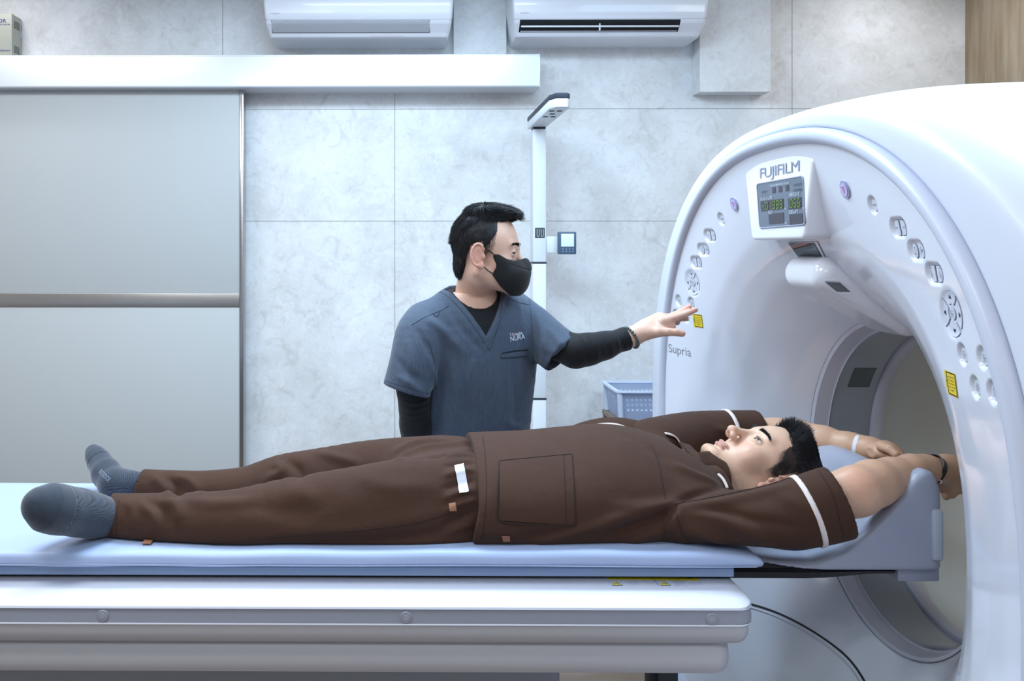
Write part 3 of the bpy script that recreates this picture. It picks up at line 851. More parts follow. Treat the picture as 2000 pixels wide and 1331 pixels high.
for sg in (-1, 1):
    side = 'near' if sg < 0 else 'far'
    # emergency stop
    Y0, z0 = wellpos('estop', sg)
    bs = thing('stop_button', (.8, Y0, z0), None, None); bs.parent = gan; bs.location = np.array([.8, Y0, z0 + H]) - np.array(gan.location)
    face_patch('collar', arc(0, 0, .0165, .0165, 0, 357, 30), Y0, z0, .003, mat('chrome_collar', (168, 170, 200), rough=.25, metal=.6), bs, .004)
    face_patch('lens', arc(0, 0, .0125, .0125, 0, 357, 30), Y0, z0, .0040, mat('purple_lens', (196, 186, 232), rough=.2), bs, .002)
    V2, Fc = strokes([[(-.006, .005), (.006, .005), (0, -.007), (-.006, .005)], [(0, .004), (0, -.003)]], .0012); mk('symbol', wrap_face(V2, Y0, z0, .0046), Fc, mat('pink_ink', (205, 120, 170), rough=.5), bs, smooth=False)
    def grp(key):
        Y, z = wellpos(key, sg); g = thing('control_button', (.82, Y, z), None, None); g.parent = gan; g.location = np.array([.82, Y, z + H]) - np.array(gan.location); return g, Y, z
    g, Y0, z0 = grp('reset'); button(g, arc(0, 0, rr1, rr1, 0, 357, 24), Y0, z0, icon=txt('RESET', .0055))
    dl = [(-.001, -.0125)] + arc(-.011, 0, .009, .0125, 270, 90)[::1] + [(-.001, .0125)]
    dl = [(-.003, -.0125)] + arc(-.011, 0, .0085, .0125, 265, 95) + [(-.003, .0125)]; dr = [(-x, y) for x, y in dl][::-1]
    g, Y0, z0 = grp('start'); button(g, dl, Y0, z0, icon=txt('START', .0042)); button(g, dr, Y0, z0, icon=txt('STOP', .0042))
    g, Y0, z0 = grp('ovals')
    button(g, arc(-.0115, 0, .0085, .0115, 0, 357, 24), Y0, z0, icon=strokes([[(-.0045, 0), (.0045, 0)], [(-.002, .003), (-.002, .006), (0, .0045), (-.002, .003)], [(.0025, .003), (.001, .0045), (.0025, .006)], [(-.003, -.003), (-.003, -.006), (-.001, -.006), (-.001, -.003)], [(.001, -.003), (.001, -.006), (.003, -.006), (.003, -.003)]], .0006))
    button(g, arc(.0115, 0, .0085, .0115, 0, 357, 24), Y0, z0, icon=strokes([arc(-.004, .007, .004, .004, 270, 350, 6), arc(-.004, -.007, .004, .004, 10, 90, 6), [(-.004, 0), (.0, 0)], [(.001, .002), (.001, -.002), (.0035, 0), (.001, .002)], [(.005, .002), (.005, -.002)], [(.004, .002), (.004, -.002)]], .0008))
    g, Y0, z0 = grp('dees')
    for o_, s_ in ((dl, -1), (dr, 1)):
        button(g, o_, Y0, z0, icon=strokes([[(-.002, .008), (.002, .008), (.0005, .0095)], arc(-.002, .002, .0015, .0018, 0, 360, 8), [(-.002, 0), (-.003, -.005), (0, -.006)], [(-.002, -.002), (.004, -.002)], [(.001, -.002), (.001, -.007)]], .0006))
    # direction pad
    Yp, zp = wellpos('pad', sg)
    pad = thing('direction_pad', (.81, Yp, zp), None, None); pad.parent = gan; pad.location = np.array([.81, Yp, zp + H]) - np.array(gan.location)
    for q in range(4):
        a0 = q * 90 - 38; ring_ = arc(0, 0, .0345, .0345, a0, a0 + 76, 14) + arc(0, 0, .0145, .0145, a0 + 70, a0 + 6, 10)
        button(pad, ring_, Yp, zp, off=.0015)
        a = math.radians(q * 90); c_, s_ = math.cos(a), math.sin(a)
        tri = [(.0285, 0), (.0225, .0042), (.0225, -.0042)]
        V2 = np.array([(x * c_ - y * s_, x * s_ + y * c_) for x, y in tri]); mk('arrow', wrap_face(V2, Yp, zp, .0022), [(0, 1, 2)], m_navyi, pad, smooth=False)
    button(pad, arc(0, 0, .0095, .0095, 0, 357, 24), Yp, zp, icon=icon_table(), off=.0018)
    for key, rg, ic in (('r1', m_btnring, icon_table()), ('r2', m_green, icon_table(1)), ('r3', m_green, icon_sun()), ('r4', m_btnring, icon_person())):
        g, Y0, z0 = grp(key); button(g, arc(0, 0, rr1, rr1, 0, 357, 24), Y0, z0, ring=rg, icon=ic)
    # yellow laser label
    dyl, zl = bpos(1858, 750) if sg < 0 else bpos(1363, 627, 2.4); Yl = GY + sg * dyl
    ye = mat('label_yellow', (236, 206, 30), rough=.4); bl = mat('label_black', (22, 22, 20), rough=.5)
    hw = .023
    lab = face_patch('warning_label', [(-hw, -.0185), (hw, -.0185), (hw, .0185), (-hw, .0185)], Yl, zl, .0006, ye, gan, res=.003)
    x0_, x1_ = (-.014, .021) 
    V2, Fc = strokes([[(x0_, -.0165), (x1_, -.0165), (x1_, .0165), (x0_, .0165), (x0_, -.0165)]], .0018); 
    mk('label_frame', wrap_face(V2, Yl, zl, .0010), Fc, bl, lab, smooth=False)
    body = ['LASER RADIATION', 'DO NOT STARE INTO BEAM', 'CLASS 2 LASER PRODUCT', '650nm 1mW MAX', 'IEC 60825-1']
    V2s, Fs, n_ = [], [], 0
    for i, t_ in enumerate(body):
        a_, f_ = text2d(t_, .0036, xs=min(1, .0295 / (len(t_) * .0036 * .62)))
        V2s.append(a_ + [.0035, .010 - i * .0050]); Fs += [tuple(j + n_ for j in q) for q in f_]; n_ += len(a_)
    mk('lettering', wrap_face(np.vstack(V2s), Yl, zl, .0011), Fs, bl, lab, smooth=False)
    V2, Fc = strokes([[(-.0195, .003), (-.0165, .003), (-.018, 0), (-.0195, .003)], [(-.018, -.002), (-.018, -.007)]], .0007); mk('symbol', wrap_face(V2, Yl, zl, .0011), Fc, bl, lab, smooth=False)

# model lettering low on the far side
r = ray(1327, 685); p = P(1327, 685, 2.55)
for _ in range(20): Y_ = float(fx_base(np.array([p[1]]), np.array([p[2]]))[0]) / r[0] * r[1]; p = r * (Y_ / r[1])
V2, Fc = text2d('Supria', .036, xs=1.3); mk('lettering', wrap_face(V2, p[1], p[2], .0005), Fc, mat('grey_logo', (150, 152, 162), rough=.4, metal=.3), gan, smooth=False)

# ---- display housing over the bore
m_hous = mat('housing_white', (236, 238, 246), rough=.2, coat=.4)
XD = .797
def RP(pts, r, n=5):
    """round the corners of a polygon"""
    o = []; m = len(pts); pts = [np.array(p, float) for p in pts]
    for i in range(m):
        a, b, c = pts[i - 1], pts[i], pts[(i + 1) % m]
        u = (a - b) / np.linalg.norm(a - b); v = (c - b) / np.linalg.norm(c - b)
        for t in np.linspace(0, 1, n + 1): p_ = b + u * r * (1 - t) ** 2 + v * r * t ** 2; o.append(tuple(p_))
    return o
top = [(GY + x, .178 + .0075 * (1 - (x / .17) ** 2)) for x in np.linspace(-.168, .168, 9)]
poly = RP([(GY + .126, .018)] + [(GY - .126, .018)] + top, .012) if False else RP([(GY + .130, .018), (GY - .130, .018), (GY - .170, .176), (GY - .09, .195), (GY, .199), (GY + .09, .195), (GY + .170, .176)], .014)
dh = MB().prism(poly, 'x', XD, .90, .007, 4).build('display_housing', m_hous, gan, sharp=45)
def hp(px, py, off=.0):  # photo position on the front of the housing
    r = ray(px, py); return r * ((XD - off) / r[0])
sc = [hp(1479, 360), hp(1569.5, 344), hp(1573, 439), hp(1485, 446)]
ys_, zs_ = [s[1] for s in sc], [s[2] for s in sc]
sp = [(s[1], s[2]) for s in sc]
scr = MB().prism(RP(sp, .008), 'x', XD - .0012, XD + .01).build('display_screen', mat('screen_slate', (86, 98, 116), rough=.15, coat=.4), dh)
fr = MB(); q = RP(sp, .009); fr.tube([(XD - .0008, a, b) for a, b in q], .0018, 6, closed=True); fr.build('screen_frame', mat('screen_edge', (150, 158, 180), rough=.4), dh)
def quad(name, c4, m, off, par):
    p = [hp(*c, off) for c in c4]; return mk(name, p, [(0, 1, 2, 3)], m, par, smooth=False)
m_lcd = mat('lcd_dark', (50, 46, 58), rough=.2)
def at_scr(u, v): # u 0..1 left to right, v 0..1 top to bottom, photo pixels
    A, B, C, D = [np.array(a, float) for a in ((1479, 360), (1569.5, 344), (1573, 439), (1485, 446))]
    return (A * (1 - u) + B * u) * (1 - v) + (D * (1 - u) + C * u) * v
def sq(u0, v0, u1, v1): return [at_scr(u0, v0), at_scr(u1, v0), at_scr(u1, v1), at_scr(u0, v1)]
boxes = [(.04, .40, .54, .63), (.64, .42, .93, .66), (.20, .70, .53, .93), (.65, .76, .94, .985)]
for b_ in boxes: quad('readout_window', sq(*b_), m_lcd, .0018, dh)
for u0 in (.31, .45, .60): quad('indicator_lamp', sq(u0, .13, u0 + .07, .26), mat('lamp_off', (66, 52, 66), rough=.3), .0018, dh)
def put_txt(body, u, v, size, m, off=.0026, xs=1.0, name='lettering'):
    V2, Fc = text2d(body, size, xs=xs); c = hp(*at_scr(u, v), off)
    return mk(name, put2d(V2, c, (0, -1, 0), (0, 0, 1)), Fc, m, dh, smooth=False)
m_wp = mat('pale_print', (196, 204, 216), rough=.5); m_dg = mat('dim_print', (66, 74, 88), rough=.5)
for body, u, v, s_, m_, xs in (('POSITION', .17, .345, .011, m_wp, 1.2), ('HEIGHT', .78, .350, .011, m_wp, 1.2), ('TILT', .24, .672, .011, m_wp, 1.2), ('DELAY', .75, .712, .011, m_wp, 1.2),
                       ('WARM UP', .345, .09, .0065, m_wp, 1.2), ('EMERGENCY', .49, .09, .0065, m_wp, 1.2), ('SCAN', .635, .09, .0065, m_wp, 1.2),
                       ('PATIENT', .86, .16, .0075, m_dg, 1.3), ('SUSPEND', .86, .27, .0075, m_dg, 1.3), ('READY', .13, .2, .0075, m_dg, 1.3), ('CAUTION', .13, .31, .0075, m_dg, 1.3),
                       ('mm', .575, .62, .006, m_wp, 1.2), ('mm', .965, .65, .006, m_wp, 1.2), ('deg', .565, .92, .006, m_wp, 1.2), ('sec', .965, .97, .006, m_wp, 1.2)):
    put_txt(body, u, v, s_, m_, xs=xs)
SEG = {'0': 'abcdef', '1': 'bc', '4': 'fgbc', '5': 'afgcd', '6': 'afgedc', '8': 'abcdefg', '9': 'abfgcd', '-': 'g', 'b': 'fgedc', 'E': 'afged'}
def seg_digits(body, u0, u1, v0, v1, m):
    A = hp(*at_scr(u0, v0), .0028); B = hp(*at_scr(u1, v0), .0028); hgt = abs(A[2] - hp(*at_scr(u0, v1), .0028)[2]); n = len(body); w = (A[1] - B[1]) / n; L_ = []
    for i, ch in enumerate(body):
        x0 = i * w + w * .18; x1 = i * w + w * .80; t_, m_, b_ = 0, -hgt / 2, -hgt
        pts = {'a': [(x0, t_), (x1, t_)], 'b': [(x1, t_), (x1, m_)], 'c': [(x1, m_), (x1, b_)], 'd': [(x0, b_), (x1, b_)], 'e': [(x0, m_), (x0, b_)], 'f': [(x0, t_), (x0, m_)], 'g': [(x0, m_), (x1, m_)]}
        for s_ in SEG.get(ch, ''):
            a, b = np.array(pts[s_]); L_.append([a + (b - a) * .08, a + (b - a) * .92])
    V2, Fc = strokes(L_, .0022); V3 = np.array([(A[0], A[1] - x, A[2] + y + (B[2] - A[2]) * 0) for x, y in V2]); mk('digits', V3, Fc, m, dh, smooth=False)
m_led = mat('led_green', (90, 120, 30), rough=.5, emit=((120, 175, 40), .22))
seg_digits('-01995', .06, .53, .435, .59, m_led); seg_digits('056', .67, .91, .45, .61, m_led)
V2, Fc = text2d('FUJIFILM', .062, xs=1.02, spacing=.93); c = hp(1520.5, 333, .0012)
V2 = V2 * [ .192 / (V2[:, 0].max() - V2[:, 0].min()), .0295 / (V2[:, 1].max() - V2[:, 1].min())]
mk('lettering', put2d(V2, c, (0, -1, 0), (0, 0, 1)), Fc, mat('logo_grey', (146, 152, 172), rough=.4), dh, smooth=False)

# mirror window and camera cover under the display
def face_hit(px, py, off=.001):
    r = ray(px, py); Y = 1.8
    lo, hi = .3, 4.
    ys2 = np.linspace(1.2, 2.6, 1400); pts = r[None] * (ys2 / r[1])[:, None]; g = pts[:, 0] - fx_base(pts[:, 1], pts[:, 2]); i = np.argmax(g > 0)
    return pts[i] - [off, 0, 0]
def ray_patch(name, quadpx, m, off=.001, par=gan, nu=8, nv=6):
    A, B, C, D = [np.array(a, float) for a in quadpx]; G = np.array([[face_hit(*((A * (1 - u) + B * u) * (1 - v) + (D * (1 - u) + C * u) * v), off) for u in np.linspace(0, 1, nu)] for v in np.linspace(0, 1, nv)])
    V, Q = rings(G, False); return mk(name, V, Q, m, par)
ray_patch('mirror_bezel', [(1539, 473), (1598, 473), (1617, 511), (1562, 511)], m_hous, .0025)
ray_patch('mirror_window', [(1543, 475), (1593, 475.5), (1612, 508), (1567, 508)], mat('dark_mirror', (60, 66, 78), rough=.05, metal=.75), .0045)
# camera cover: long rounded blister running from the funnel to the bore
p0, p1, p2 = np.array([.852, GY, -.062]), np.array([.93, GY, -.098]), np.array([1.045, GY, -.163])
def blister(p):
    d1 = chain(p, [(*p0, .05, .030), (*p1, .075, .030), (*p2, .085, .026)], up=(0, 0, 1), sub=4)
    q = p - np.array([.845, GY, -.08]); d2 = (np.abs(q[:, 1]) - .082)
    return smax(d1, d2, .01)
Xb, Qb = mesh_sdf(lambda p: smax(rbox(p, (.962, GY, -.100), (.130, .088, .036), .034, Matrix.Rotation(math.radians(29), 3, 'Y').transposed()), -(p[:, 0] - .845), .006), (.82, GY - .12, -.2), (1.10, GY + .12, .0), .005)
cc = mk('camera_cover', Xb, Qb, m_hous, gan)
tr_c = bvh(cc)
patch('camera_window', tr_c, [(1611, 550), (1640, 552), (1661, 570), (1634, 569)], mat('camera_glass', (92, 98, 104), rough=.1, coat=.4), gan, .0015)
seam('camera_bezel', tr_c, [(1609, 548), (1642, 550), (1665, 572), (1632, 571), (1609, 548)], .0014, m_hous, gan, sm=3)
# slit beside the cover
q = [face_hit(1676, 598), face_hit(1694, 612), face_hit(1716, 622)]
MB().tube(smooth_poly(q, 5), .0013, 6).build('slit', m_line, gan)
# small tabs on top of the casing
for px in (1811, 1915, 1949):
    p = P(px, 193, 1.72); MB().box((p[0] - .007, 1.70, .290), (p[0] + .007, 1.74, P(px, 190.5, 1.72)[2]), .002).build('top_tab', m_gan, gan)
# ---------------------------------------------------------------- patient table
m_tab = mat('table_white', (226, 228, 238), rough=.25, coat=.35)
m_strip = mat('table_strip_grey', (150, 152, 164), rough=.4)
m_low = mat('table_lower_grey', (190, 188, 192), rough=.35)
tbl = thing('patient_table', (-.3, GY, ZF), 'long white scanner table with grey stripe, carrying the mattress', 'scanner table')
XT = P(1483, 1200, 1.535)[0]
def body(name, prof, m, x1, xr=.03, rnd=.03, hz=None):
    """prof (Y,z) front side; mirrored behind GY; end cap rounded at x1"""
    pr = list(prof) + [(2 * GY - y, z) for y, z in prof[::-1]]; pr = np.array(pr); c = np.array([GY, pr[:, 1].mean()])
    G = []
    xs = [-2.2] + [x1 - xr * (1 - math.sin(a)) for a in np.linspace(0, math.pi / 2, 8)]
    ins = [0] + [rnd * (1 - math.cos(a)) for a in np.linspace(0, math.pi / 2, 8)]
    for x, i_ in zip(xs, ins):
        q = pr.copy(); hy = np.abs(pr[:, 0] - GY).max(); hzz = np.abs(pr[:, 1] - c[1]).max()
        q[:, 0] = GY + (q[:, 0] - GY) * (1 - i_ / hy); q[:, 1] = c[1] + (q[:, 1] - c[1]) * (1 - i_ * .18 / hzz)
        G.append([(x, y, z) for y, z in q])
    V, Q = rings(np.array(G)); n = len(pr); k_ = len(G)
    Fc = [tuple(q) for q in Q] + [tuple(range(n))[::-1], tuple(range((k_ - 1) * n, k_ * n))]
    return mk(name, V, Fc, m, tbl, True, 30)
top_p = [(1.70, -.625), (1.60, -.6255), (1.575, -.6262), (1.558, -.6278), (1.546, -.6308), (1.539, -.6350), (1.538, -.6375), (1.60, -.639)]
body('table_top', top_p, m_tab, XT - .002, .035, .04)
body('side_stripe', [(1.60, -.6385), (1.542, -.6385), (1.5405, -.6405), (1.5385, -.6635), (1.60, -.6645)], m_strip, XT, .035, .04)
body('edge_line', [(1.60, -.6640), (1.5375, -.6642), (1.537, -.6660), (1.5375, -.6675), (1.60, -.6675)], m_tab, XT, .035, .04)
body('edge_line', [(1.60, -.6372), (1.539, -.6374), (1.5375, -.6384), (1.539, -.6396), (1.60, -.6398)], m_tab, XT, .035, .04)
body('lower_rail', [(1.60, -.667), (1.540, -.6675), (1.541, -.682), (1.545, -.695), (1.553, -.703), (1.60, -.705)], m_low, XT - .004, .035, .04)
body('lower_cover', [(1.62, -.704), (1.575, -.705), (1.565, -.716), (1.560, -.737), (1.561, -.752), (1.568, -.764), (1.585, -.770), (1.62, -.771)], m_low, XT - .03, .04, .05)
for px in (201, 793, 1390):
    p = P(px, 1203 + (px - 201) * .006, 1.539)
    MB().cyl((p[0], 1.5425, p[2]), (p[0], 1.5365, p[2]), .0108, 28, .0015).build('screw_cap', m_strip, tbl)
    MB().cyl((p[0], 1.538, p[2]), (p[0], 1.5360, p[2]), .0058, 24, .0006).build('screw_cap', mat('cap_center', (160, 162, 174), rough=.35), tbl)
MB().box((-1.9, GY - .22, ZF + .001), (.30, GY + .22, -.78), .02).build('pedestal', mat('pedestal_grey', (150, 152, 160), rough=.45), tbl)
MB().box((-1.7, GY - .20, -.80), (.28, GY + .20, -.765), .003).build('lift_plate', m_strip, tbl)
MB().box((.53, GY - .05, ZF + .001), (.575, GY + .05, -.76), .006).build('rear_post', mat('dark_post', (52, 56, 64), rough=.5), tbl)
# black carbon board that carries the patient into the bore
bp = [(1.655, -.606), (1.648, -.612), (1.655, -.6255), (1.70, -.638), (2.03, -.638), (2.075, -.6255), (2.082, -.612), (2.075, -.606)]
bd_ = [(y, z + .0) for y, z in bp]
G = []
for x, s_ in ((-2.1, 1), (.60, 1), (.76, 1), (.80, .95), (.88, .55), (.93, .5)):
    G.append([(x, y, -.6065 + (z + .6065) * s_) for y, z in bp])
V, Q = rings(np.array(G)); n = len(bp)
mk('carbon_board', V, [tuple(q) for q in Q] + [tuple(range(n))[::-1], tuple(range(5 * n, 6 * n))], mat('black_carbon', (20, 21, 24), rough=.35), tbl, True, 35)
# caution label on the table edge
tt = bvh(bpy.data.objects['table_top'])
m_yel = mat('caution_yellow', (240, 222, 40), rough=.4)
lab = patch('caution_label', tt, [(1183, 1127.8), (1363, 1129.8), (1367, 1135.2), (1189, 1133.2)], m_yel, tbl, .0008, 12, 2)
patch('label_black_bar', tt, [(1181, 1125.6), (1274, 1126.4), (1275, 1127.4), (1182, 1126.6)], m_dark, lab, .0010, 6, 1)
seam('label_divider', tt, [(1273, 1127.5), (1286, 1145)], .0005, m_ink, lab, off=.0008)
def tt_txt(body_, px, py, w_px, h_px, m, par, skew=.7):
    V2, Fc = text2d(body_, 1.); V2 = V2 / [V2[:, 0].max() - V2[:, 0].min(), V2[:, 1].max() - V2[:, 1].min()]; out = []
    for u, v in V2:
        h_ = hit(tt, px + u * w_px - v * h_px * skew, py - v * h_px, .0011); out.append(h_[0])
    mk('lettering', out, Fc, m, par, smooth=False)
tt_txt('CAUTION', 1330, 1132.3, 48, 3.4, mat('caution_ink', (120, 100, 20), rough=.5), lab)
m_bi = mat('blue_grey_ink', (140, 156, 190), rough=.5)
tt_txt('Pinch hazard', 1326, 1137.0, 26, 2., m_bi, lab); tt_txt('Can cause', 1327, 1139.8, 20, 2., m_bi, lab); tt_txt('injury of', 1327, 1142.4, 16, 2., m_bi, lab); tt_txt('finger or hand', 1332, 1145.2, 27, 2., m_bi, lab)
tt_txt('Keep your hands', 1357, 1140.0, 26, 2., m_bi, lab); tt_txt('off the gap', 1358, 1143.0, 18, 2., m_bi, lab)
for k_ in range(3): tt_txt('- = + - = + -', 1234 + 2 * k_, 1137.8 + 2.9 * k_, 27 - 3 * k_, 1.8, m_bi, lab); tt_txt('= - + - =', 1266 + 2 * k_, 1137.8 + 2.9 * k_, 21 - 3 * k_, 1.8, m_bi, lab)
for px in (1206, 1300):
    tri = []
    for q in ((px - 10, 1145), (px - 4.5, 1136.6), (px + 10, 1145)): tri.append(hit(tt, *q, .0011)[0])
    mk('hazard_sign', tri, [(0, 1, 2)], m_yel, lab, smooth=False)
    MB().tube(tri, .0006, 5, closed=True).build('hazard_frame', m_ink, lab)
    seam('hazard_symbol', tt, [(px - 4.5, 1142.6), (px - 1, 1140.6), (px + 3, 1143.2)], .0009, m_ink, lab, off=.0012, sm=3)

# ---------------------------------------------------------------- mattress, foam sheet
m_mat = mat('mattress_vinyl', (164, 180, 212), rough=.45, bump=(500, .15, .0004), bump2=(6, .35, .004))
YM0, YM1 = 1.612, 2.105
def matt_top(x, Y):
    return -.566 + .0015 * np.sin(x * 5 + 1) 
def f_mat(p):
    x, Y, z = p[:, 0], p[:, 1], p[:, 2]
    xe = .672 
    t = np.clip((x - .55) / .12, 0, 1)
    zt = -.566 - .012 * t ** 1.5
    zb = -.5945
    e = .012
    dY = np.abs(Y - (YM0 + YM1) / 2) - ((YM1 - YM0) / 2 - e)
    dx = x - (xe - e)
    dz = np.maximum(z - (zt - e), (zb + e) - z)
    # soft rounded edge
    a = np.maximum(np.stack([dY, dx, dz], 1), 0); d = np.linalg.norm(a, axis=1) + np.minimum(np.maximum(np.maximum(dY, dx), dz), 0) - e
    return d
Xm, Qm = mesh_sdf(f_mat, (-2.1, 1.58, -.62), (.72, 2.14, -.54), .008)
Xm = Xm[:]; keep = Xm[:, 0] > -3
Xm[:, 2] += (.0009 * np.sin(Xm[:, 0] * 23) * np.clip((1.68 - Xm[:, 1]) / .06, 0, 1)) + .0018 * np.sin(Xm[:, 0] * 3.1 + .6)
mt = thing('mattress', (-.7, GY, -.595), 'thin pale blue vinyl mattress lying on the scanner table', 'mattress')
mk('cover', Xm, Qm, m_mat, mt)
MB().tube([(x, YM0 + .0006, -.5890 + .0008 * math.sin(x * 9)) for x in np.linspace(-2.0, .655, 60)], .0009, 5).build('piping', mat('mattress_seam', (170, 184, 212), rough=.5), mt)
MB().prism([(1.640, -.5985), (1.637, -.602), (1.637, -.6165), (1.6445, -.6175), (1.6455, -.6062), (2.086, -.6062), (2.087, -.6175), (2.095, -.6165), (2.095, -.602), (2.092, -.5985)], 'x', -2.05, .622, .002).build('foam_sheet', mat('foam_blue', (140, 160, 190), rough=.6, bump=(20, .4, .003)), None)
tag(bpy.data.objects['foam_sheet'], 'thin darker blue pad between the mattress and the black board', 'pad')

# ---------------------------------------------------------------- head and arm support
m_sup = mat('support_grey', (156, 160, 176), rough=.38, bump=(700, .12, .0004))
sx = np.array([.66, .70, .78, .833, .882, .92, .942, .953, .968, .985, 1.0, 1.015, 1.03])
sz = np.array([-.603, -.601, -.594, -.571, -.533, -.495, -.470, -.446, -.428, -.418, -.422, -.447, -.49])
ex_ = np.array([.66, .80, .86, .90, .94, .965, .985, 1.01, 1.03]); ez = np.array([-.60, -.598, -.575, -.53, -.485, -.46, -.452, -.455, -.48])
SY0, SY1 = 1.640, 2.09
def f_sup(p):
    x, Y, z = p[:, 0], p[:, 1], p[:, 2]
    w = np.abs(Y - (SY0 + SY1) / 2) / ((SY1 - SY0) / 2)
    zr_ = np.interp(x, sx, sz); zr_ = np.where(Y > GY, np.minimum(zr_, -.458), zr_); ze = np.interp(x, ex_, ez)
    s = np.clip((w - .45) / .42, 0, 1); s = s * s * (3 - 2 * s)
    zside = -.600 + (zr_ + .600) * s
    zt = np.maximum(zside, np.minimum(ze, zside + 1) if False else ze)
    q = np.stack([np.abs(x - .845) - .175, np.abs(Y - (SY0 + SY1) / 2) - (SY1 - SY0) / 2], 1) + .028
    d2 = np.linalg.norm(np.maximum(q, 0), axis=1) + np.minimum(q.max(1), 0) - .028
    # plan: tongue-shaped towards the feet
    t = np.clip((.80 - x) / .14, 0, 1); d2 = smax(d2, np.abs(Y - GY) - (.225 - .06 * t * t), .01)
    d = smax(d2, (z - zt) * .75, .016)
    return smax(d, -.6062 - z, .004)
Xs, Qs = mesh_sdf(f_sup, (.64, 1.61, -.63), (1.05, 2.12, -.38), .005)
Xs = relax(Xs, Qs, 2, .4)
sup_ = thing('head_support', (.85, GY, -.61), 'grey moulded plastic cradle under the head and arms of the lying person', 'head support')
so = mk('support_shell', Xs, Qs, m_sup, sup_)
MB().box((.940, 1.660, -.634), (1.020, 2.065, -.6075), .004).build('bottom_lip', m_sup, sup_)
a, b = P(1822, 1098, 1.638), P(1843, 997, 1.638)
MB().box((a[0], 1.6365, a[2] + .0), (b[0] + .001, 1.70, b[2]), .006, 3).build('end_pad', mat('pale_grey_pad', (172, 178, 190), rough=.5), sup_)
def f_pil(p): return smax(ell(p, (.80, GY, -.585), (.125, .14, .022)), -.600 - p[:, 2], .004)
Xp, Qp = mesh_sdf(f_pil, (.64, 1.69, -.62), (.96, 2.04, -.54), .006)
mk('head_cushion', Xp, Qp, mat('cushion_blue', (110, 132, 166), rough=.6), sup_)
# ---------------------------------------------------------------- people
class Frame:
    """head frame: centre C, forward f, up u; canonical x right-handed, y forward, z up"""
    def __init__(s, C, f, u, k=1.):
        s.C = np.array(C, float); f = nrm(f); u = np.array(u, float); u = nrm(u - f * f.dot(u)); x = np.cross(f, u)
        s.R = np.stack([x, f, u]); s.k = k
    def to(s, p): return ((p - s.C) @ s.R.T) / s.k
    def fro(s, q): return (np.array(q, float) @ s.R) * s.k + s.C
    def vec(s, v): return np.array(v, float) @ s.R
def inbox(p, lo, hi, fn, far=.2):
    m = ((p > np.array(lo)) & (p < np.array(hi))).all(1); d = np.full(len(p), far)
    if m.any(): d[m] = fn(p[m])
    # outside: distance to the box keeps the block culling safe
    q = np.maximum(np.maximum(np.array(lo) - p, p - np.array(hi)), 0); e = np.linalg.norm(q, axis=1)
    d[~m] = np.maximum(e[~m], .02) + .02
    return d
def head_sdf(q, eyes=1., back=.094):
    a = q.copy(); a[:, 0] = np.abs(a[:, 0])
    d = ell(q, (0, .084 - back, .032), (.0755, back, .086))
    d = smin(d, ell(q, (0, .026, .012), (.066, .062, .072)), .02)
    d = smin(d, ell(q, (0, .034, -.050), (.057, .048, .054)), .022)
    d = smin(d, cap(a, (.052, -.008, -.052), (.020, .071, -.098), .017, .015), .022)
    d = smin(d, ell(q, (0, .080, -.101), (.020, .015, .014)), .016)
    d = smin(d, ell(a, (.041, .050, -.030), (.022, .022, .022)), .022)
    d = smin(d, cap(a, (0, .082, .016), (.038, .070, .021), .011, .009), .013)
    d = smin(d, cap(q, (0, .082, .008), (0, .104, -.034), .0070, .0090), .011)
    d = smin(d, ell(q, (0, .107, -.038), (.0110, .0110, .0100)), .009)
    d = smin(d, ell(a, (.0125, .097, -.043), (.0075, .0105, .0075)), .006)
    d = smax(d, -ell(a, (.0062, .104, -.0505), (.0032, .006, .0045)), .003)
    d = smax(d, -ell(a, (.032, .097, -.001), (.018, .014, .011)), .011)
    e = ell(a, (.031, .0725, -.001), (.0142, .0142, .0140)); d = smin(d, e, .004)
    d = smax(d, -ell(a, (.033, .0865, -.0022), (.0150, .0140, .0044 * eyes)), .0012)
    d = smin(d, ell(q, (0, .0835, -.0660), (.0225, .0100, .0048)), .006)
    d = smin(d, ell(q, (0, .0828, -.0762), (.0190, .0105, .0054)), .006)
    d = smax(d, -ell(q, (0, .103, -.0714), (.0235, .012, .0011)), .0022)
    d = smax(d, -ell(q, (0, .100, -.0880), (.015, .008, .0045)), .008)
    # ears
    t = math.radians(14); c, s = math.cos(t), math.sin(t)
    R = np.array([[c, s, 0], [-s, c, 0], [0, 0, 1]])
    ec = np.array([.0795, -.010, -.010])
    pin = ell(a, ec, (.0052, .0175, .030), R)
    hel = None; pts = []
    for ang in np.linspace(-100, 150, 12):
        r = math.radians(ang); pts.append(ec + R.T @ np.array([.0035, -.0175 * math.cos(r) * 1.0, .0295 * math.sin(r) + .001]))
    for i in range(len(pts) - 1):
        e = cap(a, pts[i], pts[i + 1], .0034); hel = e if hel is None else np.minimum(hel, e)
    ear = smin(pin, hel, .003)
    ear = smin(ear, ell(a, (.0785, -.001, -.038), (.0055, .0085, .009)), .006)
    ear = smax(ear, -ell(a, (.0885, -.007, -.008), (.0065, .0095, .017)), .003)
    ear = smin(ear, ell(a, (.078, .006, -.014), (.005, .004, .007)), .003)
    return smin(d, ear, .005)
SK = dict(skin=(226, 186, 164), lip=(204, 150, 138), red=(222, 150, 134), dark=(30, 26, 28), palm=(232, 178, 160))
